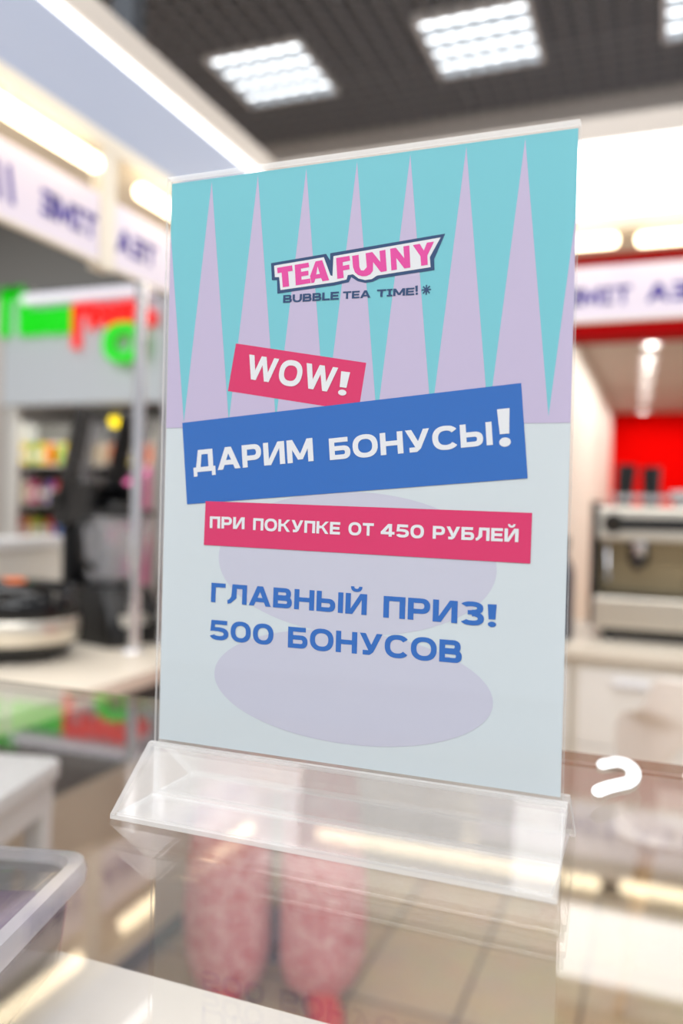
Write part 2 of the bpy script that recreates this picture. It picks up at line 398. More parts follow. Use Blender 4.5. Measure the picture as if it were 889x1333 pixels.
fascia_left(-0.6, 1.402, 'white fascia board at the upper left with mirrored violet TIME and slashes', [('TIME', 1.185, 1.39, 1.926, 0.062), ('//', 1.03, 1.10, 1.915, 0.085), ('TEA', 0.80, 0.96, 1.926, 0.062), ('TIME', 0.55, 0.75, 1.926, 0.062)])
fascia_left(1.468, 2.42, 'white fascia board beside the poster edge with faint mirrored TEA, past the cream post', [('TEA', 1.475, 1.66, 1.926, 0.062), ('//', 1.75, 1.82, 1.915, 0.085), ('TIME', 1.88, 2.08, 1.926, 0.062), ('TEA', 2.15, 2.32, 1.926, 0.062)])
t = thing('fascia_sign', 'white fascia board over the coffee machine with mirrored violet TEA TIME', 'sign', (0, YB, 0), 0, 'white fascia boards under the canopy')
MB().box(-0.415, 1.5, -0.004, 0.008, 1.878, 2.052).obj('board', M_fascia_b, t, bevel=0.002)
MB().box(-0.415, 1.5, -0.008, 0.012, 1.870, 1.8785).obj('bottom_rail', M_cream, t)
word_on_back('TIME', -0.175, 0.032, 1.926, 0.058, t); word_on_back('TEA', 0.08, 0.27, 1.926, 0.058, t); word_on_back('//', 0.36, 0.43, 1.915, 0.085, t)
word_on_back('TEA', -0.40, -0.24, 1.926, 0.058, t)
def tube_lamp(p0, p1, label):
    a, b_ = Vector(p0), Vector(p1); d = (b_-a).normalized()
    t = thing('tube_lamp', label, 'tube lamp', p0, 0, 'tube lamps between canopy and fascia')
    L = b_-a
    ps = []; rr = []
    for k, (s, r) in enumerate([(0, .006), (.004, .016), (.014, .021)]): ps.append(d*s); rr.append(r)
    for s, r in [(.014, .021), (.004, .016), (0, .006)]: ps.append(L-d*s); rr.append(r)
    MB().tube(ps, rr, 16).obj('tube', M_tube, t, True)
    n = max(1, int(L.length/0.6))
    for k in range(n):
        c = L*((k+0.5)/n)
        MB().tube([c+Vector((0, 0, 0.018)), c+Vector((0, 0, 2.17-p0[2]-0.0)), ], 0.005, 8).obj('bracket', M_cream, t)
tube_lamp((XL+0.03, -0.5, 2.105), (XL+0.03, 1.36, 2.105), 'warm glowing tube lamp above the mirrored TIME board at the upper left')
tube_lamp((XL+0.03, 1.53, 2.105), (XL+0.03, 2.30, 2.105), 'warm glowing tube lamp whose end shows left of the poster, past the cream post')
tube_lamp((-1.0, YB-0.03, 2.125), (-0.01, YB-0.03, 2.125), 'glowing tube lamp just right of the poster under the bright panel')
tube_lamp((0.045, YB-0.03, 2.118), (1.4, YB-0.03, 2.118), 'warm glowing tube lamp at the right edge above the mirrored TEA')
for hx, hy, r, lab in ((-1.36, 1.66, .034, 'dark grey hanger column rising from the canopy beside the ceiling light'), (-1.36, 1.45, .016, 'slim dark hanger column rising from the canopy, left of the thick one')):
    hg = thing('hanger_column', lab, 'column', (hx, hy, 2.535), 0, 'columns hanging the canopy from the ceiling')
    MB().box(-r, r, -r, r, .006, 1.21).obj('shaft', mat('hanger_grey', (88, 92, 98), .35, .6), hg, bevel=.003)
    MB().box(-r*1.5, r*1.5, -r*1.5, r*1.5, 0, .006).obj('base_plate', M_steel, hg)
# chrome posts on the left counter
for y, lab in ((1.60, 'chrome post on the left counter in front of the blender'), (1.745, 'chrome post on the left counter, hard against the poster edge')):
    p = thing('chrome_post', lab, 'post', (XL, y, 0.82), 0, 'chrome posts carrying the fascia')
    MB().tube([(0, 0, 0.004), (0, 0, 1.05)], 0.0165, 20).obj('pole', M_chrome, p, True)
    MB().lathe([(0.03, 0), (0.03, 0.004), (0.02, 0.012), (0.017, 0.012)], seg=24).obj('foot_flange', M_chrome, p, True)

# ================================================================== COUNTERS
def counter_top(name, label, x0, x1, y0, y1, z0, z1, m):
    o = MB().box(x0, x1, y0, y1, z0, z1).obj(name, m, bevel=0.004); return tag(o, label, 'worktop')
M_top = mat('worktop_cream', (226, 216, 200), 0.35, noise=0.04, nscale=6)
counter_top('worktop', 'cream worktop along the left with the multicooker and blender on it', -1.75, -1.06, 0.25, 2.38, 0.78, 0.82, M_top)
counter_top('worktop', 'cream worktop across the back under the coffee machine', -1.75, 1.2, 2.381, 3.05, 0.78, 0.82, M_top)
def left_unit(y0, y1, label):
    t = thing('base_cabinet', label, 'cabinet', (-1.10, (y0+y1)/2, 0), 0, 'cabinets under the left worktop'); h = (y1-y0)/2
    MB().box(-0.62, -0.02, -h+0.001, h-0.001, 0.08, 0.779).obj('carcass', M_cream, t)
    MB().box(-0.0195, 0.0, -h+0.002, h-0.002, 0.59, 0.772).obj('niche_shade_panel', M_dark, t, bevel=0.002)  # dark panel standing in for the shade inside an open niche
    MB().box(-0.0195, 0.0, -h+0.002, h-0.002, 0.085, 0.584).obj('door', mat('beige_front', (206, 192, 172), 0.45), t, bevel=0.002)
    MB().box(-0.60, -0.05, -h+0.001, h-0.001, 0.0, 0.08).obj('plinth', M_dark, t)
left_unit(0.30, 0.99, 'beige cabinet with a shade-dark niche panel beneath the left worktop, behind the white stool')
left_unit(0.99, 1.68, 'beige cabinet with a shade-dark niche panel beneath the multicooker and blender')
left_unit(1.68, 2.37, 'beige cabinet with a shade-dark niche panel at the far end of the left worktop')
def drawer_unit(x0, x1, label):
    t = thing('drawer_cabinet', label, 'cabinet', ((x0+x1)/2, 2.42, 0), 0, 'drawer cabinets under the back worktop'); h = (x1-x0)/2
    MB().box(-h+0.001, h-0.001, 0.0, 0.58, 0.06, 0.779).obj('carcass', M_cream, t)
    zs = [(0.50, 0.745), (0.285, 0.495), (0.075, 0.28)]
    for z0, z1 in zs:
        d = MB().box(-h+0.022, h-0.004, -0.019, -0.0005, z0, z1).obj('drawer', M_white, t, bevel=0.002)
        m = MB(); c = -h+0.022+0.165 if x1-x0 > 0.7 else 0
        m.box(c-0.055, c+0.055, -0.048, -0.036, z1-0.045, z1-0.022); m.box(c-0.05, c-0.04, -0.0365, -0.019, z1-0.04, z1-0.027); m.box(c+0.04, c+0.05, -0.0365, -0.019, z1-0.04, z1-0.027)
        m.obj('handle', M_gloss, d, bevel=0.003)
    MB().box(-h+0.001, h-0.001, 0.04, 0.55, 0, 0.06).obj('plinth', M_dark, t)
drawer_unit(-0.122, 0.70, 'white drawer cabinet with bar handles beneath the coffee machine')
drawer_unit(-0.60, -0.124, 'white drawer cabinet hidden behind the sign, left of the coffee machine')
drawer_unit(-1.06, -0.602, 'white drawer cabinet in the inner corner of the counters')
t = thing('partition', 'low white partition with a flat ledge behind the multicooker', 'partition', (-1.90, 1.2, 0))
MB().box(-0.06, 0.10, -1.0, 0.84, 0, 1.085).obj('panel', M_white, t, bevel=0.004)
MB().box(-0.09, 0.12, -1.02, 0.86, 1.085, 1.118).obj('ledge', M_gloss, t, bevel=0.005)

# ================================================================== ON THE LEFT COUNTER
def multicooker():
    t = thing('multicooker', 'round black multicooker with a silver band on the left counter', 'multicooker', (-1.475, 1.39, 0.82), R(-35))
    MB().lathe([(0.0, 0.012), (0.115, 0.012), (0.128, 0.022), (0.14, 0.045), (0.143, 0.05)], seg=48, sx=1.0, sy=1.08).obj('lower_body', M_black, t, True)
    MB().lathe([(0.1435, 0.05), (0.1475, 0.058), (0.150, 0.085), (0.1485, 0.108), (0.1455, 0.114)], seg=48, sy=1.08).obj('silver_band', M_steel, t, True)
    MB().lathe([(0.1445, 0.114), (0.149, 0.122), (0.147, 0.150), (0.136, 0.180), (0.112, 0.200), (0.07, 0.210), (0.0, 0.213)], seg=48, sy=1.08).obj('lid', mat('piano_black', (10, 10, 12), 0.1, spec=0.4), t, True)
    m = MB()
    m.prism(rrect(0.09, 0.05, 0.015, 0.035, -0.02), 0.2085, 0.2155); m.obj('label', mat('orange_label', (236, 108, 30), 0.4), t, bevel=0.002)
    m = MB(); m.tube([(-0.04, 0.13, 0.19), (-0.03, 0.155, 0.175), (0.03, 0.155, 0.175), (0.04, 0.13, 0.19)], 0.012, 10); m.obj('hinge', M_black, t, True)
    m = MB(); m.prism(rrect(0.07, 0.006, 0.002, 0, -0.159), 0.065, 0.10); m.obj('control_panel', M_black, t)
    for k in range(4):
        a = R(45+90*k); MB().lathe([(0.012, 0), (0.012, 0.0125), (0.0, 0.0125)], (0.09*math.cos(a), 0.09*math.sin(a), 0), 12).obj('foot', M_black, t)
multicooker()
M_smoke = thin('smoked_polycarbonate', (0.72, 0.72, 0.74), 1.4, 0.02, 0.03, (0.1, 0.1, 0.1))
M_jug = thin('jug_polycarbonate', (0.90, 0.90, 0.92), 1.5, 0.05, 0.28, (0.7, 0.7, 0.73))
def blender():
    t = thing('blender', 'black bar blender with clear jug and raised smoky hood on the left counter', 'blender', (-1.425, 1.745, 0.82), R(74))
    b = MB()                                              # base body: sloping front
    rings = []
    for z, w2, d0, d1 in ((0.0, .105, -.125, .150), (0.02, .108, -.128, .154), (0.09, .104, -.112, .150), (0.145, .095, -.082, .14), (0.17, .085, -.07, .12)):
        rings.append([(px, py, z) for px, py in rrect(2*w2, d1-d0, 0.025, 0, (d0+d1)/2)])
    b.loft(rings); b.obj('motor_base', M_black, t, True)
    MB().prism([(-0.126, 0.06), (-0.1235, 0.06), (-0.114, 0.092), (-0.1165, 0.092)], -0.07, 0.03, 'x').obj('control_plate', M_steel, t)
    MB().lathe([(0.016, 0), (0.016, 0.012), (0.0, 0.014)], M=Matrix.Translation((0.065, -0.118, 0.075)) @ Matrix.Rotation(R(105), 4, 'X'), seg=20).obj('speed_dial', M_black, t, True)
    j = MB(); rs = []
    for z, a in ((0.18, .058), (0.20, .066), (0.30, .08), (0.385, .092), (0.388, .092)): rs.append([(px, py+.01, z) for px, py in rrect(2*a, 2*a, a*0.45)])
    for z, a in ((0.388, .087), (0.20, .061)): rs.append([(px, py+.01, z) for px, py in rrect(2*a, 2*a, a*0.45)])
    j.loft(rs); j.obj('jug', M_jug, t, True)
    MB().lathe([(0.06, .165), (0.062, .18), (0.055, .196), (0.0, .196)], (0, .01, 0), 28).obj('jug_collar', M_black, t, True)
    h = MB(); h.tube([(-0.075, .01, .37), (-0.115, .01, .365), (-0.125, .01, .34), (-0.115, .01, .25), (-0.072, .01, .225)], 0.011, 10); h.obj('jug_handle', M_black, t, True)
    l = MB(); rs = [[(px, py+.01, z) for px, py in rrect(2*a, 2*a, a*.45)] for z, a in ((.384, .095), (.40, .096), (.405, .088), (.408, .04), (.425, .036), (.427, .03))]
    l.loft(rs); l.obj('jug_lid', M_black, t, True)
    # back pillar and raised sound hood
    MB().loft([[(px, py, z) for px, py in rrect(w2, .03, .01, 0, y)] for z, w2, y in ((.0, .17, .150), (.20, .16, .155), (.36, .15, .165), (.44, .14, .17))]).obj('back_pillar', M_black, t, True)
    K = Matrix.Translation((0, .170, .43)) @ Matrix.Rotation(R(17), 4, 'X')
    f = MB()
    for s in (-1, 1):
        f.box(s*.085-.016, s*.085+.016, -.055, .0, -.02, .30, M=K)         # dark side rails
        f.prism([(-.17, -.01), (-.02, -.08), (.0, -.08), (.0, .06), (-.15, .10)], s*.085-.012, s*.085+.012, 'x', M=K)
    f.box(-.101, .101, -.05, .0, -.07, .06, M=K)
    fo = f.obj('hood_frame', M_black, t, bevel=0.003)
    s2 = MB(); s2.box(-.081, .081, -.012, -.007, .051, .30, M=K); s2.box(-.103, .103, -.14, -.0, .301, .305, M=K)
    for s in (-1, 1): s2.box(s*.1-.002, s*.1+.002, -.14, -.041, .092, .30, M=K)
    s2.obj('hood_window', M_smoke, fo)
    for s in (-1, 1): MB().tube([(s*.075, .170, .43), (s*.108, .170, .43)], .026, 16).obj('hinge', M_black, t, True)
blender()

# ================================================================== COFFEE MACHINE, BACK COUNTER
def coffee_machine():
    t = thing('coffee_machine', 'large steel coffee machine with a black strip across its front on the back worktop', 'coffee machine', (0.27, 2.57, 0.82))
    W2 = 0.34
    MB().box(-W2, W2, 0.0, .44, .335, .455).obj('upper_body', M_steel, t, bevel=0.012, seg=3)
    MB().box(-W2+.01, W2-.01, .19, .44, .15, .335).obj('back_panel', mat('warm_steel', (176, 160, 128), .35, .9), t)
    MB().box(-W2, W2, -.015, .44, .04, .148).obj('drip_base', M_steel, t, bevel=0.008, seg=3)
    MB().box(-W2+.03, W2-.03, .0, .42, .012, .039).obj('underframe', M_black, t)
    MB().box(-W2+.02, W2-.02, -.005, .185, .149, .156).obj('drip_grate', M_black, t)
    for s in (-1, 1): MB().box(s*W2-.012*(s > 0)-.014*(s < 0), s*W2+.014*(s > 0)+.012*(s < 0), -.005, .445, .045, .47).obj('side_panel', M_black, t, bevel=0.004)
    s = MB(); n = 16
    pts = [(.245+.0*k, 0) for k in range(0)]
    L0, L1 = -W2+.06, W2-.06-.27
    a = [(L0+.035*math.cos(R(q)), .395+.035*math.sin(R(q))) for q in range(35, 326, 15)]
    b_ = [(L1+.035*math.cos(R(q)), .395+.035*math.sin(R(q))) for q in range(215, 506, 15)]
    s.prism(a+b_, -.008, .001, 'y'); s.obj('black_strip', M_black, t, bevel=0.002)
    for q in (L0, L1): MB().tube([(q, -.008, .395), (q, -.022, .395)], .02, 20).obj('steam_knob', mat('dark_bronze', (52, 46, 36), .35, .6), t, True)
    for q in (-.2, .02, .22):
        g = MB(); g.lathe([(.035, .335), (.035, .30), (.03, .285), (0, .285)], (q, .085, 0), 24).obj('group_head', M_chrome, t, True)
        p = MB(); p.lathe([(.034, .284), (.034, .262), (.02, .25), (0, .25)], (q, .085, 0), 24); p.tube([(q, .05, .27), (q, -.03, .262), (q, -.06, .255)], [.009, .012, .013], 12); p.obj('portafilter', M_black, t, True)
    for q in (-.3, .31): MB().tube([(q, .06, .34), (q, .03, .31), (q+.005, .02, .2)], .006, 10).obj('steam_wand', M_chrome, t, True)
    for y in (.02, .42):
        r = MB(); r.tube([(-W2+.05, y, .456), (-W2+.05, y, .49), (W2-.05, y, .49), (W2-.05, y, .456)], .005, 8)
        r.obj('cup_rail', M_chrome, t, True)
    for sx in (-1, 1):
        for y in (.03, .40): MB().lathe([(.022, 0), (.022, .03), (.016, .041), (0, .041)], (sx*(W2-.05), y, 0), 16).obj('foot', M_black, t, True)
coffee_machine()
def tumbler(x, y, label, h, lean=0):
    t = thing('tumbler', label, 'tumbler', (x, y, 1.275), 0, 'black tumblers on the coffee machine')
    t.rotation_euler = (0, R(lean), 0)
    MB().lathe([(0, .0), (.026, .0), (.027, .008), (.032, h), (.028, h), (.024, .012), (0, .012)], seg=24).obj('cup', M_black, t, True)
    MB().lathe([(.0275, .018), (.0295, .02), (.0298, .04), (.028, .042)], seg=24).obj('base_band', M_chrome, t, True)
tumbler(.016, 2.66, 'tall black tumbler on the coffee machine, nearer the white wall', .145, 4)
tumbler(.105, 2.67, 'straight black tumbler on the coffee machine, in front of the red wall', .138)
def cup(x, y, label):
    t = thing('cup', label, 'cup', (x, y, 1.275), 0, 'white cups on the coffee machine')
    MB().lathe([(0, 0), (.022, 0), (.024, .006), (.036, .03), (.04, .055), (.037, .055), (.03, .02), (0, .012)], seg=24).obj('bowl', M_gloss, t, True)
    MB().tube([(.037, 0, .045), (.058, 0, .045), (.058, 0, .02), (.032, 0, .018)], .005, 8).obj('handle', M_gloss, t, True)
cup(.205, 2.65, 'white cup on the coffee machine, beside the tumblers')
cup(.30, 2.65, 'white cup on the coffee machine beyond the right edge of the photo')
t = thing('bottle', 'dark navy bottle on the back worktop, mostly hidden by the poster edge', 'bottle', (-0.165, 2.50, .82))
MB().lathe([(0, 0), (.033, 0), (.036, .01), (.036, .22), (.03, .25), (.016, .275), (.015, .31)], seg=28).obj('body', mat('navy_plastic', (22, 26, 52), .3), t, True)
MB().lathe([(.019, .31), (.019, .345), (.015, .35), (0, .35)], seg=20).obj('cap', M_black, t, True)

# ================================================================== CHAIR
def shell_chair():
    t = thing('shell_chair', 'white moulded plastic chair in front of the drawer cabinet at the right', 'chair', (0.262, 1.80, 0))
    prof = [(.44, .20), (.50, .212), (.56, .22), (.62, .226), (.66, .226), (.695, .218), (.725, .200), (.75, .172), (.775, .150), (.80, .140), (.83, .134), (.848, .124), (.856, .105)]
    nu = 20; m = MB(); vid = {}
    def P(u, i):
        z, hw = prof[i]; x = hw*u
        y = -.02 + .30*(abs(x)/.226)**2.4*(1 if z < .74 else .55) - .10*(z-.44)
        return (x, y, z)
    verts = [P(-1+2*k/nu, i) for i in range(len(prof)) for k in range(nu+1)]
    faces = []
    for i in range(len(prof)-1):
        for k in range(nu):
            xc = -1+2*(k+.5)/nu; z = (prof[i][0]+prof[i+1][0])/2
            if abs(xc*.22) < .118*math.sqrt(max(0, 1-((z-.56)/.135)**2)) and .47 < z < .70: continue
            faces.append((i*(nu+1)+k, i*(nu+1)+k+1, (i+1)*(nu+1)+k+1, (i+1)*(nu+1)+k))
    m.solid(verts, faces)
    M_ch = mat('white_shell_plastic', (236, 228, 220), .35)
    o = m.obj('backrest', M_ch, t, True)
    s = o.modifiers.new('s', 'SOLIDIFY'); s.thickness = .012; s.offset = 0
    s = o.modifiers.new('d', 'SUBSURF'); s.levels = 2; s.render_levels = 2
    st = MB(); rs = []
    st.loft([[(px, py, z) for px, py in rrect(w, d, .09, 0, .2)] for z, w, d in ((.415, .34, .34), (.425, .40, .42), (.445, .43, .45), (.452, .40, .42), (.44, .30, .32))]); st.obj('seat', M_ch, t, True)
    for sx, sy in ((-1, -1), (1, -1), (-1, 1), (1, 1)):
        MB().tube([(sx*.12, .2+sy*.13, .425), (sx*.19, .2+sy*.21, 0.0)], [.016, .011], 12).obj('leg', mat('beech_wood', (196, 164, 122), .5, noise=.1, nscale=30), t, True)
shell_chair()

# ================================================================== STOOL AND STORAGE SEEN THROUGH THE GLASS
def stool():
    t = thing('stool', 'white plastic stool with a thick rounded top seen through the glass at the left', 'stool', (-0.822, 0.794, 0), R(14))
    M_st = mat('stool_plastic', (236, 236, 240), .35)
    w, d = .22, .27
    MB().prism(rrect(w, d, .02, -w/2, -d/2), .765, .80).obj('top', M_st, t, bevel=.008, seg=3)
    ap = MB()
    for a, b_, c, e in ((-w+.012, -.012, -.03, -.012), (-w+.012, -.012, -d+.012, -d+.03), (-w+.012, -w+.03, -d+.03, -.03), (-.03, -.012, -d+.03, -.03)): ap.box(a, b_, c, e, .715, .765)
    ap.obj('apron', M_st, t)
    for x in (-w+.03, -.03):
        for y in (-d+.03, -.03): MB().prism(rrect(.038, .038, .008, x, y), 0, .716).obj('leg', M_st, t)
    MB().box(-w+.05, -.05, -d+.05, -.05, .40, .415).obj('shelf', M_st, t, bevel=.003)
stool()
bx = thing('storage_box', 'blue grey storage box on the shelf of the white stool', 'box', (-0.822, 0.794, .4155), R(14))
MB().loft([[(px, py, z) for px, py in rrect(w, d, .02, -.11, -.135)] for z, w, d in ((0, .10, .14), (.20, .115, .16))]).obj('tub', mat('blue_grey_plastic', (132, 142, 152), .5), bx, True)
MB().prism(rrect(.118, .165, .02, -.11, -.135), .2, .215).obj('lid', mat('blue_grey_lid', (150, 158, 166), .5), bx, bevel=.003)

# ================================================================== SHOP AT THE FAR LEFT
M_neon_g = mat('sign_green', (4, 150, 10), 0.5, emit=(2, 200, 6), estr=0.6)
M_neon_r = mat('sign_red', (190, 8, 4), 0.5, emit=(232, 8, 2), estr=0.6)
ps = MB().box(-4.86, -3.281, 4.86, 4.98, 2.0, 2.88).obj('wall_shop_sign', M_greyp); struct(ps)
def sign_letter(ch, x0, x1, z0, z1, m, label, thick=1.0, depth=0.05):
    wd, ps = glyph(ch); b = MB()
    for p in ps: b.prism([(x0+a/wd*(x1-x0), z0+c*(z1-z0)) for a, c in p], 4.80, 4.856, 'y')
    o = b.obj('sign_letter', m); return tag(o, label, 'sign letter', 'shop sign letters on the grey board')
sign_letter('П', -4.85, -4.60, 2.55, 2.935, M_neon_g, 'big green letter starting the shop sign on the grey board')
for i, (ch, lab) in enumerate([('и', 'second'), ('н', 'third'), ('и', 'fourth'), ('и', 'fifth')]):
    x0 = -4.578+.108*i
    sign_letter(ch.upper(), x0, x0+.10, 2.545, 2.745, M_neon_g, 'small green letter on the grey board, %s of the green word' % lab)
sign_letter('Г', -4.138, -3.99, 2.42, 2.757, M_neon_r, 'tall red letter starting the second word of the shop sign')
for i, (ch, lab) in enumerate([('Р', 'just after the tall red one'), ('И', 'in the middle of the red word'), ('Л', 'above the green ring'), ('Ь', 'at the end of the red word, by the chrome posts')]):
    x0 = -3.985+.148*i
    if ch == 'Ь':
        b = MB()
        for p in [rc(0, 0, T, 1)] + bowl(0, .98, 0, .64): b.prism([(x0+a/1.0*.145, 2.56+c*.19) for a, c in p], 4.80, 4.856, 'y')
        tag(b.obj('sign_letter', M_neon_r), 'small red letter ' + lab, 'sign letter', 'shop sign letters on the grey board')
    else: sign_letter(ch, x0, x0+.14, 2.56, 2.75, M_neon_r, 'small red letter ' + lab)
b = MB()
for p in ring(.5, .5, .5, .5, t=.26, h=.26): b.prism([(-3.82+a*.36, 2.285+c*.30) for a, c in p], 4.76, 4.80, 'y')
tag(b.obj('sign_ring', M_neon_g), 'bright green ring hanging below the red letters of the shop sign', 'sign ring')
t = thing('sign_lamp', 'long pale tube lamp above the green and red shop sign letters', 'lamp', (-4.0, 4.79, 2.82))
MB().tube([(-.60, 0, 0), (.62, 0, 0)], .04, 16).obj('tube', mat('pale_tube', (225, 225, 235), .4, emit=(235, 232, 245), estr=.35), t, True)
for q in (-.5, .5): MB().tube([(q, 0, .03), (q, .012, .07)], .012, 8).obj('bracket', M_steel, t)
# room and goods
struct(MB().box(-6.3, -6.2, 5.0, 7.4, 0, 2.6).obj('wall_goods_left', M_bulk)); struct(MB().box(-3.281, -3.2, 5.0, 7.4, 0, 2.6).obj('wall_goods_right', M_bulk))
struct(MB().box(-6.3, -3.2, 7.4, 7.5, 0, 2.6).obj('wall_goods_back', M_dim)); struct(MB().box(-6.3, -3.2, 5.0, 7.4, 2.6, 2.66).obj('ceiling_goods', M_dim))
area('goods_lamp', (-4.6, 5.3, 2.55), 1.6, .6, 22, color=(1, .96, .9))
M_shelf = mat('shelf_white', (206, 208, 206), .5)
def rack(x, y, label):
    t = thing('shop_rack', label, 'rack', (x, y, 0), 0, 'racks of goods in the shop at the far left')
    for sx in (-.36, .36): MB().box(sx-.015, sx+.015, -.14, .14, 0, 1.95).obj('upright', M_shelf, t)
    for z in (.12, .50, .86, 1.20, 1.55): MB().box(-.345, .345, -.15, .14, z, z+.02).obj('shelf', M_shelf, t)
    MB().box(-.345, .345, .135, .145, .1, 1.95).obj('back_panel', M_dim, t)
rack(-5.06, 5.75, 'white goods rack in the far shop, beside the slim white post')
rack(-4.28, 5.75, 'white goods rack in the far shop, behind the blender')
PAL = [('yellow', (232, 206, 30)), ('orange', (232, 110, 24)), ('red', (206, 28, 24)), ('green', (120, 176, 40)), ('blue', (60, 90, 180)), ('magenta', (214, 24, 140)), ('pale blue', (150, 186, 214)), ('brown', (122, 74, 36)), ('black', (30, 30, 34)), ('cream', (226, 210, 180)), ('violet', (110, 84, 180))]
def pack(x, y, z, kind, col, lab):
    cn, cc = PAL[col]; m = mat('pack_'+cn.replace(' ', '_'), cc, .4)
    if kind == 0:
        t = thing('carton', lab, 'carton', (x, y, z), 0, 'cartons and tins on the far shop racks')
        MB().box(-.045, .045, -.04, .04, 0, .19).obj('box', m, t, bevel=.003); MB().box(-.035, .035, -.0412, -.0402, .05, .12).obj('panel', M_shopw, t)
    else:
        t = thing('tin', lab, 'tin', (x, y, z), 0, 'cartons and tins on the far shop racks')
        MB().lathe([(.044, 0), (.046, .006), (.046, .17), (.044, .176)], seg=20).obj('body', m, t, True); MB().lathe([(.046, .176), (.047, .192), (0, .194)], seg=20).obj('lid', M_shopw, t, True)
rows = {1.221: 'second shelf', 1.571: 'top shelf', .881: 'third shelf'}
pos = ['at the left end', 'second from left', 'third from left', 'in the middle', 'third from right', 'second from right', 'at the right end']
rnd = random.Random(5)
for rx, rn in ((-5.06, 'rack by the white post'), (-4.28, 'rack behind the blender')):
    for z, zn in rows.items():
        for k in range(7):
            c = rnd.randrange(len(PAL)); kd = rnd.randrange(2)
            if z == 1.571 and rx < -5: c = [0, 3, 0, 1, 3, 0, 2][k]
            if z == 1.571 and rx > -5: c = [9, 9, 1, 1, 0, 2, 1][k]
            pack(rx-.285+.095*k, 5.70, z, kd, c, '%s %s %s, %s, %s' % (PAL[c][0], ['carton', 'tin'][kd], pos[k], zn, rn))
t = thing('pendant_lamp', 'round yellow glowing lamp in the far shop, beside the chrome post', 'lamp', (-4.0, 5.2, 1.90))
MB().lathe([(0, -.055), (.03, -.048), (.052, -.02), (.055, 0), (.05, .028), (.03, .048), (0.012, .058)], seg=24).obj('globe', emis('yellow_globe', (255, 222, 20), 4.0), t, True)
MB().tube([(0, 0, .055), (0, 0, .70)], .006, 8).obj('cord', M_black, t)
t = thing('display_stand', 'magenta cardboard display stand in the far shop, between the chrome posts', 'stand', (-3.83, 5.25, 0))
M_mag = mat('magenta_card', (222, 20, 150), .5)
MB().box(-.07, .07, -.10, .10, 0, 1.36).obj('body', M_mag, t, bevel=.004); MB().prism([(-.11, 1.36), (.10, 1.36), (.10, 1.52)], -.07, .07, 'x').obj('header', M_mag, t)
MB().box(-.055, .055, -.104, -.1005, .80, 1.02).obj('panel', M_shopw, t)
t = thing('shop_post', 'slim white post at the far left edge, left of the goods racks', 'post', (-4.80, 4.92, 0))
MB().box(-.035, .035, -.035, .035, .02, 2.0).obj('shaft', M_shelf, t, bevel=.004); MB().box(-.05, .05, -.05, .05, 0, .02).obj('foot_plate', M_shelf, t)

# ================================================================== PERSON BEHIND THE COUNTER
def skin_mesh(name, joints, edges, m, parent, sub=2, vox=0.0, root=0, extra=None, smooth_it=0):
    me = bpy.data.meshes.new(name); me.from_pydata([j[:3] for j in joints], edges, []); o = bpy.data.objects.new(name, me); COL.objects.link(o)
    s = o.modifiers.new('skin', 'SKIN'); s.use_smooth_shade = True
    for i, j in enumerate(joints):
        r = j[3] if isinstance(j[3], tuple) else (j[3], j[3]); me.skin_vertices[0].data[i].radius = r
        me.skin_vertices[0].data[i].use_root = (i == root)
    b = o.modifiers.new('sub', 'SUBSURF'); b.levels = sub; b.render_levels = sub
    bpy.context.view_layer.update()
    dg_ = bpy.context.evaluated_depsgraph_get(); ev = o.evaluated_get(dg_); m2 = bpy.data.meshes.new_from_object(ev)
    o.modifiers.clear(); o.data = m2; m2.name = name
    if extra:
        bm = bmesh.new(); bm.from_mesh(m2)
        for e in extra: e(bm)
        bm.to_mesh(m2); bm.free()
    m2.materials.clear(); m2.materials.append(m)
    if vox:
        r = o.modifiers.new('remesh', 'REMESH'); r.mode = 'VOXEL'; r.voxel_size = vox; r.use_smooth_shade = True
        if smooth_it: q = o.modifiers.new('sm', 'SMOOTH'); q.iterations = smooth_it; q.factor = .5
    for p in m2.polygons: p.use_smooth = True
    if parent: o.parent = parent
    return o
def blob(c, s, rot=None):
    def f(bm):
        M = Matrix.Translation(c) @ (rot or Matrix.Identity(4)) @ Matrix.Diagonal((*s, 1))
        bmesh.ops.create_uvsphere(bm, u_segments=24, v_segments=16, radius=1, matrix=M)
    return f
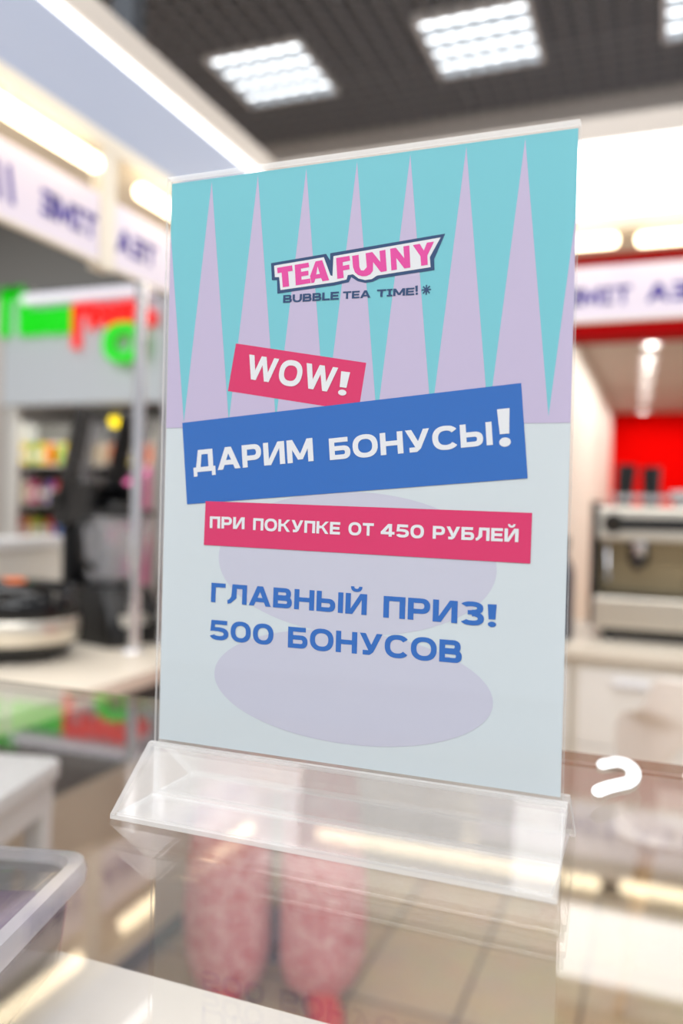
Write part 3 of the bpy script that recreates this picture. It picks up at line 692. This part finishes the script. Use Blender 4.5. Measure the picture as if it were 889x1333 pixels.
def person():
    t = thing('person', 'person in pink marled knit trousers and red shoes standing behind the poster', 'person', (-0.745, 1.515, 0), R(22))
    M_skin = mat('skin', (224, 178, 150), .5); M_hair = mat('brown_hair', (92, 62, 42), .5, noise=.4, nscale=60)
    J = [(0, 0, .93, (.125, .085)), (0, 0, 1.08, (.125, .09)), (0, .005, 1.25, (.15, .10)), (0, .01, 1.36, (.13, .085)), (0, .005, 1.42, (.052, .05)), (0, -.005, 1.48, (.05, .052)), (0, -.012, 1.56, (.07, .085)), (0, -.012, 1.615, (.068, .085)),
         (.09, 0, .84, .075), (.105, -.01, .48, .055), (.11, .01, .09, .037), (.115, -.06, .045, .034), (.12, -.12, .032, .026),
         (-.09, 0, .84, .075), (-.105, -.01, .48, .055), (-.11, .01, .09, .037), (-.115, -.06, .045, .034), (-.12, -.12, .032, .026),
         (.165, .01, 1.365, .052), (.205, .02, 1.10, .041), (.16, -.17, 1.02, .028), (.145, -.22, 1.01, .024),
         (-.165, .01, 1.365, .052), (-.205, .02, 1.10, .041), (-.16, -.17, 1.02, .028), (-.145, -.22, 1.01, .024)]
    E_ = [(0, 1), (1, 2), (2, 3), (3, 4), (4, 5), (5, 6), (6, 7), (0, 8), (8, 9), (9, 10), (10, 11), (11, 12), (0, 13), (13, 14), (14, 15), (15, 16), (16, 17), (3, 18), (18, 19), (19, 20), (20, 21), (3, 22), (22, 23), (23, 24), (24, 25)]
    ex = [blob((0, -.018, 1.565), (.072, .09, .11)), blob((0, -.108, 1.545), (.013, .018, .022)), blob((0, -.092, 1.50), (.03, .015, .012)), blob((0, -.078, 1.472), (.024, .02, .016)),
          blob((.073, 0, 1.555), (.010, .02, .03)), blob((-.073, 0, 1.555), (.010, .02, .03))]
    for s in (1, -1):
        ex.append(blob((s*.14, -.25, 1.008), (.036, .045, .015)))
        for k, (dx, ln) in enumerate([(-.027, .030), (-.009, .036), (.009, .034), (.027, .027)]):
            ex.append(blob((s*.14+dx, -.29-ln*.35, 1.004), (.0085, ln*.75, .0085))); ex.append(blob((s*.14+dx, -.29-ln*.95, .992), (.0078, ln*.5, .0078), Matrix.Rotation(R(28), 4, 'X')))
        ex.append(blob((s*.105, -.245, .998), (.010, .032, .010), Matrix.Rotation(R(-s*30), 4, 'Z')))
    skin_mesh('body', J, E_, M_skin, t, 2, .006, 0, ex, 3)
    for s in (1, -1):
        e = MB(); e.lathe([(.0001, -.0058), (.0075, -.0046), (.0125, 0), (.0075, .0046), (.0001, .0058)], (s*.031, -.0945, 1.568), 24, sy=.75); ey = e.obj('eye', mat('eye_white', (236, 234, 230), .2), t, True)
        MB().lathe([(.0001, -.002), (.0048, -.0008), (.0001, .0016)], M=Matrix.Translation((s*.031, -.1038, 1.568)) @ Matrix.Rotation(R(90), 4, 'X'), seg=20).obj('iris', mat('iris_brown', (60, 40, 28), .2), ey, True)
        MB().tube([(s*.017, -.1055, 1.586), (s*.026, -.106, 1.590), (s*.037, -.102, 1.591), (s*.048, -.095, 1.586)], [.0016, .0024, .0022, .0012], 8).obj('eyebrow', M_hair, t, True)
        MB().tube([(s*.018, -.1015, 1.5675), (s*.025, -.1045, 1.5735), (s*.034, -.1035, 1.5745), (s*.044, -.0965, 1.5685)], [.001, .0018, .0018, .001], 8).obj('eyelid', M_hair, t, True)
    MB().tube([(-.023, -.1035, 1.5035), (-.012, -.1085, 1.4995), (0, -.1105, 1.4985), (.012, -.1085, 1.4995), (.023, -.1035, 1.5035)], [.0015, .0045, .0052, .0045, .0015], 10).obj('lips', mat('lip_pink', (196, 110, 104), .4), t, True)
    hm = MB(); hm.lathe([(.078, -.14), (.086, -.06), (.086, 0), (.080, .045), (.058, .082), (.02, .098), (0, .10)], (0, .004, 1.585), 36, sy=1.22)
    h = hm.obj('hair', M_hair, t, True)
    for v in h.data.vertices:
        if v.co.y < -.03 and v.co.z < 1.62: v.co.y = -.03; v.co.x *= 1.03
    # sweater
    J2 = [(0, 0, .90, (.185, .140)), (0, 0, 1.06, (.165, .125)), (0, .005, 1.25, (.17, .118)), (0, .008, 1.365, (.145, .108)), (0, .004, 1.425, (.074, .072)),
          (.17, .01, 1.37, .066), (.21, .02, 1.10, .056), (.165, -.15, 1.03, .044), (-.17, .01, 1.37, .066), (-.21, .02, 1.10, .056), (-.165, -.15, 1.03, .044)]
    skin_mesh('sweater', J2, [(0, 1), (1, 2), (2, 3), (3, 4), (3, 5), (5, 6), (6, 7), (3, 8), (8, 9), (9, 10)], mat('grey_white_knit', (214, 212, 214), .9, noise=.12, nscale=160), t, 2, .008, 0, None, 2)
    # trousers: waist plus two wide legs
    M_knit = mat('pink_marl_knit', (240, 200, 200), .95, nscale=62, col2=(200, 70, 82))
    b = MB()
    def ell(cx, cy, rx, ry, z, n=40, wv=0, ph=0):
        return [(cx+(rx+wv*math.sin(5*a+ph))*math.cos(a), cy+(ry+wv*math.sin(5*a+ph))*math.sin(a), z) for a in [2*math.pi*i/n for i in range(n)]]
    b.loft([ell(0, 0, .150, .115, 1.0), ell(0, 0, .178, .135, .90), ell(0, 0, .188, .14, .82), ell(0, 0, .17, .12, .76)])
    for s in (1, -1):
        b.loft([ell(s*.075, 0, .085, .11, .84), ell(s*.095, 0, .098, .115, .70), ell(s*.108, 0, .099, .110, .5, wv=.002), ell(s*.116, 0, .106, .115, .35, wv=.003, ph=s), ell(s*.119, 0, .111, .120, .22, wv=.004, ph=s), ell(s*.118, 0, .107, .116, .12, wv=.004, ph=s+1), ell(s*.116, .005, .090, .105, .06, wv=.003, ph=s+1), ell(s*.115, .01, .07, .09, .042)])
    o = b.obj('trousers', M_knit, t, True)
    q = o.modifiers.new('remesh', 'REMESH'); q.mode = 'VOXEL'; q.voxel_size = .009; q.use_smooth_shade = True
    q = o.modifiers.new('sm', 'SMOOTH'); q.iterations = 4
    # shoes
    M_shoe = mat('red_suede', (190, 52, 42), .7); M_sole = mat('shoe_sole_white', (228, 224, 216), .5)
    for s in (1, -1):
        K = Matrix.Translation((s*.112, -.03, 0)) @ Matrix.Rotation(R(s*10), 4, 'Z')
        out = [(.036, .10), (.04, .04), (.044, -.06), (.046, -.12), (.036, -.165), (.012, -.182), (-.016, -.178), (-.034, -.155), (-.04, -.11), (-.034, -.04), (-.034, .06), (-.03, .10), (-.016, .118), (.018, .118)]
        rs = [[tuple(K @ Vector((x*k, y*k2+dy, z))) for x, y in out] for z, k, k2, dy in ((.022, 1.0, 1.0, 0), (.04, .98, .97, 0), (.058, .85, .86, .008), (.072, .68, .62, .03), (.09, .62, .42, .058), (.10, .60, .40, .06))]
        u = MB().loft(rs).obj('shoe', M_shoe, t, True)
        MB().loft([[tuple(K @ Vector((x*k, y*k, z))) for x, y in out] for z, k in ((0, 1.0), (.004, 1.05), (.02, 1.05), (.024, 1.0))]).obj('sole', M_sole, u, True)
person()
t = thing('bag', 'small slate blue bag on the floor behind the red shoes', 'bag', (-0.80, 1.70, 0), R(14))
MB().loft([[(px, py, z) for px, py in rrect(w, d, .015)] for z, w, d in ((0, .10, .07), (.03, .12, .08), (.10, .11, .06), (.13, .10, .02))]).obj('body', mat('slate_fabric', (104, 110, 132), .8), t, True)
MB().box(-.03, .03, -.046, -.041, .025, .06).obj('patch', mat('navy_patch', (48, 50, 84), .7), t)
MB().tube([(-.03, 0, .125), (-.025, 0, .17), (.025, 0, .17), (.03, 0, .125)], .005, 8).obj('handle', mat('slate_fabric', (104, 110, 132), .8), t, True)

# ================================================================== DISPLAY CASE
GZ = 1.092
M_cg = thin('case_glass', (0.972, 0.97, 0.962), 1.52, 0.0)
M_cge = edge_mat('case_glass_edge', (150, 128, 92), .45)
t = thing('display_counter', 'white display counter with a clear glass top under the acrylic sign', 'display counter', (-0.3, -0.05, 0))
ox, oy = -0.3, -0.05
def lb(x0, x1, y0, y1, z0, z1): return (x0-ox, x1-ox, y0-oy, y1-oy, z0, z1)
MB().box(*lb(-1.0, .62, -.33, .185, GZ-.006, GZ), mi=[0, 0, 1, 1, 1, 1]).obj('glass_top', [M_cg, M_cge], t)
MB().box(*lb(-1.0, .62, -.30, .034, .955, .972)).obj('shelf', mat('shelf_warm_white', (214, 207, 200), .4), t, bevel=.0015)
MB().box(*lb(-1.0, .62, -.32, -.302, 0.0, .972)).obj('front_panel', M_white, t)
MB().box(*lb(-.979, .599, -.314, -.308, .9722, GZ-.0062), mi=[1, 1, 0, 1, 0, 1]).obj('front_glass', [M_cg, M_cge], t)
for x in (-1.0, .60): MB().box(*lb(x, x+.02, -.3018, .034, 0.0, .9548)).obj('side_panel', M_white, t)
for x in (-1.0, .60): MB().box(*lb(x, x+.02, -.3018, .185, .9722, GZ-.0062)).obj('side_rail', M_white, t)
MB().box(*lb(-.979, .599, -.30, .02, 0.06, .09)).obj('bottom_panel', M_white, t)
MB().box(*lb(-.979, .599, .012, .03, .0901, .9548)).obj('rear_panel', M_white, t)

# container and packets on the shelf
ct = thing('storage_container', 'clear lidded plastic container of packets under the glass at the lower left', 'container', (-0.179, 0.036, .9725), R(15))
M_ctn = thin('container_plastic', (.86, .85, .86), 1.35, .03, .02, (.6, .6, .62)); M_lid = thin('container_lid_plastic', (.9, .9, .9), 1.45, .06, .07, (.66, .68, .70)); M_rim = thin('container_rim_plastic', (.85, .85, .88), 1.5, .1, .42, (.74, .73, .77))
CW, CD = .20, .165
def ring_loft(zs, th=.0):
    return [[(px-CW/2, py-CD/2, z) for px, py in rrect(CW-2*i, CD-2*i, .016)] for z, i in zs]
wl = MB(); wl.loft(ring_loft([(0.001, .010), (.004, .007), (.05, .003), (.05, .0045), (.005, .009), (.003, .011)]), cap=True); wl.obj('tub', M_ctn, ct, True)
rm = MB(); rm.loft(ring_loft([(.049, .002), (.049, -.004), (.056, -.0045), (.061, -.003), (.062, .004), (.056, .006), (.051, .003), (.049, .002)]), cap=False); rm.obj('rim', M_rim, ct, True)
ld = MB(); ld.loft(ring_loft([(.0575, .006), (.0595, .012), (.0585, .018), (.0595, .022), (.0595, .05)])); ld.obj('lid', M_lid, ct, True)
bgp = thing('pouch_bag', 'large dark brown pouch filling the bottom of the lidded container', 'bag', tuple(Vector((-0.179, .036, .9757)) + Matrix.Rotation(R(15), 3, 'Z') @ Vector((-CW/2, -CD/2, 0))), R(15))
MB().loft([[(qx, qy, zz) for qx, qy in rrect(w, d, .012)] for zz, w, d in ((.0005, .168, .134), (.006, .180, .146), (.015, .187, .152), (.032, .188, .153), (.037, .18, .145))]).obj('pouch', mat('pouch_brown', (30, 24, 24), .35, noise=.3, nscale=30), bgp, True)
MB().box(-.06, .06, -.02, .02, .0372, .0377).obj('label', mat('pouch_label_beige', (190, 174, 150), .5), bgp)
PK = [((94, 52, 112), 'purple', -.048, -.045, 12, .0415), ((70, 58, 48), 'dark brown', -.130, -.055, -12, .0415), ((206, 186, 160), 'beige', -.055, -.112, 8, .0415), ((110, 60, 120), 'violet', -.135, -.115, 10, .0415), ((96, 100, 104), 'grey', -.085, -.075, 60, .0480), ((150, 140, 120), 'khaki', -.150, -.07, 12, .0480)]
for i, (c, cn, px, py, rz, z) in enumerate(PK):
    v = Matrix.Rotation(R(15), 4, 'Z') @ Vector((px, py, 0))
    p = thing('packet', '%s packet inside the lidded container%s' % (cn, ['', '', '', ' beside the beige one', ' lying across the others', ' on top, away from the corner'][i]), 'packet', (-0.179+v.x, .036+v.y, .9725+z-.0005), R(15+rz), 'packets in the lidded container')
    b = MB(); b.loft([[(qx, qy, zz) for qx, qy in rrect(w, d, .006)] for zz, w, d in ((0, .062, .04), (.003, .068, .046), (.0055, .06, .038))]); b.obj('pouch', mat('packet_'+cn.replace(' ', '_'), c, .35), p, True)
    MB().box(.034, .040, -.022, .022, .0015, .003).obj('seal', mat('packet_'+cn.replace(' ', '_'), c, .35), p); MB().box(-.040, -.034, -.022, .022, .0015, .003).obj('seal', mat('packet_'+cn.replace(' ', '_'), c, .35), p)

# rear glass of the case and the white letters stuck on its outer face
MB().box(*lb(-.975, .595, .1755, .1815, .62, GZ-.0065), mi=[1, 1, 0, 1, 0, 1]).obj('rear_glass', [M_cg, M_cge], t)
for x in (-1.0, .60): MB().box(*lb(x, x+.02, .16, .184, 0, .972)).obj('rear_post', M_white, t)
def vinyl_c(cx, cy, label):
    b = MB()
    pts = [(cx-.0095, .0072)] + [(cx-.001+.0095*math.cos(R(q)), .0018+.0085*math.sin(R(q))) for q in range(100, -46, -12)] + [(cx-.004, -.0088), (cx-.0085, -.0118)]
    b.tube([(px, pz, 0) for px, pz in pts], .0046, 12)
    for p in (pts[0], pts[-1]): b.lathe([(.0001, -.0046), (.0034, -.0031), (.0046, 0), (.0034, .0031), (.0001, .0046)], (p[0], p[1], 0), 12)
    o = b.obj('glass_letter', mat('white_letter', (250, 250, 250), .5), None, True)
    for v in o.data.vertices: v.co.y = cy+v.co.y*2.75; v.co.z = GZ+.0012+v.co.z*.22
    return tag(o, label, 'letter', 'white letters lying on the counter glass')

# ================================================================== ACRYLIC SIGN HOLDER AND POSTER
M_acr = thin('clear_acrylic', (0.985, 0.985, 0.985), 1.49, 0.0)
M_base = thin('base_acrylic', (0.97, 0.97, 0.97), 1.49, 0.02, 0.075, (0.95, 0.95, 0.95))
M_acre = edge_mat('acrylic_edge', (250, 250, 250), .55)
AX0, AX1, PZ = -.1062, .1060, 1.123
t = thing('sign_holder', 'clear acrylic sign holder with a tent shaped base standing on the glass', 'sign holder', (0, 0, GZ))
def sheet(n, y0, y1, z0, z1):
    return MB().box(AX0, AX1, y0, y1, z0-GZ, z1-GZ, mi=[1, 1, 0, 1, 0, 1]).obj(n, [M_acr, M_acre], t)
sheet('front_pane', -.0032, -.0012, GZ+.001, PZ+.2998)
sheet('back_pane', .0008, .0028, GZ+.001, PZ+.2998)
MB().box(AX0, AX1, -.0012, .0008, .001, .0275, mi=[1, 1, 0, 1, 0, 1]).obj('pocket_floor', [M_acr, M_acre], t)
MB().box(AX0, AX1, -.0012, .0008, PZ+.2985-GZ, PZ+.2998-GZ, mi=[1, 1, 0, 1, 0, 1]).obj('top_seal', [M_acr, M_acre], t)
for s, n in ((-1, 'front_slope'), (1, 'rear_slope')):
    a0 = s*.0036-.0002; th = .0024
    m = MB(); o0, o1 = (.0305, .0005); f = s*.0385
    poly = [(a0, o0), (a0+s*.0028, o0), (f, o1+.0022), (f, o1), (f-s*.0030, o1), (a0, o0-.0030)]
    n0 = len(poly)
    v = [(AX0-.0010, p[0], p[1]) for p in poly]+[(AX1+.0026, p[0], p[1]) for p in poly]
    fs = [tuple(range(n0-1, -1, -1)), tuple(range(n0, 2*n0))]+[(i, (i+1) % n0, n0+(i+1) % n0, n0+i) for i in range(n0)]
    m.solid(v, fs, [1, 1, 1, 0, 1, 1, 0, 1]); m.obj(n, [M_base, M_acre], t)
m = MB()
m.box(AX0, AX1, -.0345, -.0034, .0006, .0022, mi=[0, 0, 1, 1, 1, 1]); m.box(AX0, AX1, .003, .0345, .0006, .0022, mi=[0, 0, 1, 1, 1, 1]); m.obj('base_sheet', [M_base, M_acre], t)

# printed sheet
def paper(n, c): return mat(n, c, .55, spec=.3)
C_paper = paper('print_pale', (206, 217, 223)); C_teal = paper('print_teal', (112, 196, 210)); C_lav = paper('print_lavender', (192, 182, 214))
C_ell = paper('print_grey_lilac', (196, 198, 216)); C_blue = paper('print_blue', (6, 98, 186)); C_pink = paper('print_pink', (214, 22, 98)); C_white = paper('print_white', (226, 230, 236))
C_navy = paper('print_navy', (0, 58, 108)); C_mag = paper('print_magenta', (224, 60, 158))
px0, px1, ph = -.105, .105, .2975
po = MB().box(px0, px1, -.0002, .0002, 0, ph).obj('poster', C_paper); po.location = (0, 0, PZ-.0002)
tag(po, 'bubble tea poster with Cyrillic bonus offer standing in the acrylic holder', 'poster')
def printed(n, polys, m, layer, parent=po, label=None):
    """flat print: outlines in millimetres on the sheet"""
    b = MB(); y = -.0002-.00007*layer
    for i, p in enumerate(polys): b.face([(x/1000, y-1.5e-6*(i % 40), z/1000) for x, z in p])
    me_o = b.obj(n, m, parent)
    if label: me_o['label'] = label
    return me_o
ART = {'peaks': [(-80.4, 295.6), (-53.6, 296.2), (-26.5, 296.7), (0.8, 295.9), (27.6, 294.3), (54.7, 295.5), (81.8, 296.9)], 'tips': [(-94.1, 174.4), (-67.2, 173.6), (95.4, 169.4)], 'split': [(-104.0, 167.9), (104.8, 165.7)], 'zz': [(104.7, 248.6), (-103.5, 246.1), (-103.8, 256.0)], 'wow': [(-63.9, 210.2), (8.0, 197.3), (4.6, 173.8), (-68.0, 185.7)], 'blue': [(-95.0, 169.5), (82.9, 185.2), (86.9, 142.0), (-90.9, 126.3)], 'pink': [(-79.6, 128.2), (89.3, 126.4), (89.1, 103.5), (-80.1, 105.2)], 'ell_low': [(-72.1, 38.8), (73.9, 38.5), (14.1, 11.1), (29.6, 12.3), (-30.5, 64.0)], 'ell_up': [(-71.1, 97.4), (74.0, 97.5), (24.4, 65.7), (10.8, 134.1), (-41.2, 128.6)], 
'words': {'WOW': ((-58.8, 192.0), (-8.2, 183.2), (-59.7, 203.8)), '!w': ((-6.5, 182.2), (-1.6, 181.5), (-5.4, 193.7)), 'ДАРИМ': ((-87.2, 143.2), (-18.4, 149.5), (-88.4, 154.7)), 'БОНУСЫ': ((-9.7, 149.9), (70.8, 157.2), (-11.1, 160.5)), '!b': ((73.7, 156.3), (79.6, 156.8), (72.2, 173.4)), 'ПРИ': ((-76.7, 114.2), (-56.2, 114.2), (-76.4, 120.3)), 'ПОКУПКЕ': ((-51.3, 114.0), (-3.4, 113.3), (-51.3, 120.1)), 'ОТ': ((1.0, 113.4), (14.1, 113.3), (1.0, 119.5)), '450': ((17.7, 113.3), (39.2, 113.1), (17.5, 119.4)), 'РУБЛЕЙ': ((43.5, 113.1), (83.5, 113.0), (43.7, 119.1)), 'ГЛАВНЫЙ': ((-75.1, 75.5), (11.4, 74.7), (-74.9, 85.6)), 'ПРИЗ': ((19.9, 74.2), (68.7, 74.0), (20.0, 84.6)), '!p': ((70.5, 73.6), (74.8, 73.7), (71.0, 83.9)), '500': ((-75.5, 56.1), (-38.4, 56.0), (-75.3, 66.2)), 'БОНУСОВ': ((-30.2, 55.5), (58.8, 55.5), (-30.3, 66.0)), 'BUBBLE': ((-37.5, 229.4), (-7.2, 229.1), (-37.6, 233.3)), 'TEA': ((-5.1, 229.2), (9.3, 228.9), (-5.2, 232.8)), 'TIME': ((12.6, 229.0), (31.4, 228.6), (12.4, 232.5)), '!t': ((32.1, 228.6), (33.4, 228.7), (31.8, 232.9))}, 
'star': ((37.3, 230.7), (39.8, 230.5)), 
'navy': [(-44.8, 250.1), (-14.6, 252.2), (-12.3, 248.8), (-12.4, 252.3), (45.7, 256.4), (40.7, 244.9), (41.0, 239.7), (13.6, 237.8), (10.3, 236.5), (6.5, 236.2), (2.6, 237.3), (-0.9, 239.6), (-2.1, 237.2), (-10.1, 236.2), (-40.8, 234.3), (-41.2, 241.2), (-44.1, 241.4)], 'white': [(-43.0, 248.7), (-15.7, 250.6), (-11.9, 241.3), (-10.8, 240.9), (-10.6, 250.7), (43.6, 254.8), (38.6, 246.0), (39.1, 241.2), (12.4, 239.3), (9.8, 237.8), (6.4, 237.6), (3.0, 238.6), (0.0, 240.9), (-2.8, 240.7), (-3.3, 238.6), (-10.1, 237.7), (-39.1, 236.0), (-40.0, 242.6), (-42.4, 242.8)], 
'logo': [[(-41.3, 247.4), (-32.9, 248.0), (-32.5, 245.2), (-35.1, 245.0), (-34.2, 237.5), (-37.8, 237.3), (-38.7, 244.8), (-40.9, 244.6)], [(-31.5, 248.1), (-23.9, 248.6), (-23.4, 246.3), (-28.0, 245.9), (-27.8, 244.3), (-23.9, 244.6), (-23.7, 242.3), (-27.6, 242.0), (-27.5, 240.3), (-22.8, 240.6), (-22.4, 238.3), (-30.6, 237.7)], [(-20.1, 248.9), (-16.5, 249.2), (-12.5, 238.9), (-16.1, 238.7), (-16.9, 240.4), (-20.0, 240.2), (-20.5, 238.4), (-22.1, 238.2), (-22.9, 241.8)], [(-9.1, 249.6), (-2.1, 250.1), (-1.6, 247.7), (-5.5, 247.3), (-5.4, 245.5), (-2.1, 245.8), (-1.8, 243.5), (-5.2, 243.2), (-4.8, 239.5), (-8.2, 239.3)], [(-0.7, 249.9), (2.7, 250.2), (3.3, 244.1), (4.1, 242.5), (5.6, 242.3), (7.1, 243.8), (6.3, 250.6), (9.8, 250.9), (14.0, 245.7), (13.4, 251.1), (16.4, 251.4), (17.4, 241.1), (14.4, 240.8), (10.3, 246.0), (10.3, 241.8), (9.0, 240.2), (7.1, 239.5), (4.9, 239.5), (2.7, 240.3), (1.0, 241.8), (-0.1, 244.4)], [(18.8, 251.7), (21.7, 251.9), (26.0, 246.5), (25.4, 252.2), (28.4, 252.4), (29.2, 241.8), (26.2, 241.6), (22.0, 247.0), (22.5, 241.4), (19.7, 241.2)], [(30.1, 252.4), (33.5, 252.7), (35.6, 249.3), (37.0, 252.9), (40.5, 253.1), (37.4, 246.8), (37.7, 242.4), (34.5, 242.2), (34.0, 246.8)]], 'logo_hole': [(-19.5, 242.3), (-17.6, 242.5), (-18.9, 246.2)]}
# teal field and lavender peaks
printed('teal_field', [[(-105, 166.9), (105, 166.9), (105, 297.4), (-105, 297.4)]], C_teal, 1, label='teal upper field')
zz = []
for k in range(-1, 8):
    cx = -80.6+27.07*k; a, b_ = cx-13.5, cx+13.5
    tri = [(max(a, -105), 170 if a >= -105 else 170+(296-170)*(-105-a)/13.5), (cx, 296), (min(b_, 105), 170 if b_ <= 105 else 170+(296-170)*(b_-105)/13.5)]
    if cx < -105: tri = [(-105, 170), (-105, 170+126*(b_+105)/13.5), (b_, 170)]
    elif cx > 105: tri = [(a, 170), (105, 170+126*(105-a)/13.5), (105, 170)]
    zz.append(tri)
zz.append([(-105, 166.9), (105, 166.9), (105, 170.2), (-105, 170.2)])
printed('lavender_peaks', zz, C_lav, 2, label='lavender saw tooth peaks')
def ellipse(cx, cy, rx, ry, n=72): return [(cx+rx*math.cos(2*math.pi*i/n), cy+ry*math.sin(2*math.pi*i/n)) for i in range(n)]
printed('ellipse', [ellipse(1.4, 99.5, 72.6, 35)], C_ell, 1, label='pale lilac ellipse behind the strip'); printed('ellipse', [ellipse(.9, 38.5, 73, 27.8)], C_ell, 1.5, label='pale lilac ellipse at the bottom')
WD = ART['words']
def words(n, keys, m, layer, parent, label=None):
    ps = []
    for k in keys:
        p0, p1, c = WD[k]; cap = math.hypot(c[0]-p0[0], c[1]-p0[1]) if abs(c[0]-p0[0]) < 3 else abs(c[1]-p0[1])
        ps += word_polys('!' if k[0] == '!' else k, p0, p1, cap, 0.075 if cap < 5 else 0.12)
    return printed(n, ps, m, layer, parent, label)
w1 = printed('wow_badge', [ART['wow']], C_pink, 3, label='pink badge reading WOW!'); 
d = Vector((-8.2+58.8, 183.2-192.0)).normalized(); n_ = Vector((-d.y, d.x))
WD['WOW'] = ((-58.0, 191.9), (-8.6, 183.2), (-58.0+n_.x*12.4, 191.9+n_.y*12.4))
words('lettering', ['WOW', '!w'], C_white, 6, w1)
w2 = printed('blue_banner', [ART['blue']], C_blue, 4, label='blue banner reading ДАРИМ БОНУСЫ!'); words('lettering', ['ДАРИМ', 'БОНУСЫ', '!b'], C_white, 6, w2)
w3 = printed('pink_strip', [ART['pink']], C_pink, 5, label='pink strip reading ПРИ ПОКУПКЕ ОТ 450 РУБЛЕЙ'); words('lettering', ['ПРИ', 'ПОКУПКЕ', 'ОТ', '450', 'РУБЛЕЙ'], C_white, 7, w3)
words('lettering', ['ГЛАВНЫЙ', 'ПРИЗ', '!p', '500', 'БОНУСОВ'], C_blue, 3, po, 'blue lines reading ГЛАВНЫЙ ПРИЗ! 500 БОНУСОВ')
lg = printed('logo', [ART['navy']], C_navy, 3, label='tea shop logo with pink letters in a navy outline')
printed('logo_outline', [ART['white']], C_white, 4, lg); printed('logo_lettering', ART['logo'], C_mag, 5, lg); printed('logo_counter', [ART['logo_hole']], C_white, 6, lg)
tl = words('tagline', ['BUBBLE', 'TEA', 'TIME', '!t'], C_navy, 4, po)
tl['label'] = 'navy tagline with a small star'
cs = ART['star'][0]; st = []
for k in range(4):
    a = math.pi/4*k; dx, dz = math.cos(a), math.sin(a); st.append([(cs[0]+dx*2.3-dz*.32, cs[1]+dz*2.3+dx*.32), (cs[0]-dx*2.3-dz*.32, cs[1]-dz*2.3+dx*.32), (cs[0]-dx*2.3+dz*.32, cs[1]-dz*2.3-dx*.32), (cs[0]+dx*2.3+dz*.32, cs[1]+dz*2.3-dx*.32)])
printed('star', st, C_navy, 4, tl)
vinyl_c(.1235, .142, 'white rounded letter on the counter glass, just right of the acrylic sign')
vinyl_c(.1735, .138, 'white rounded letter on the counter glass, cut by the right edge of the photo')
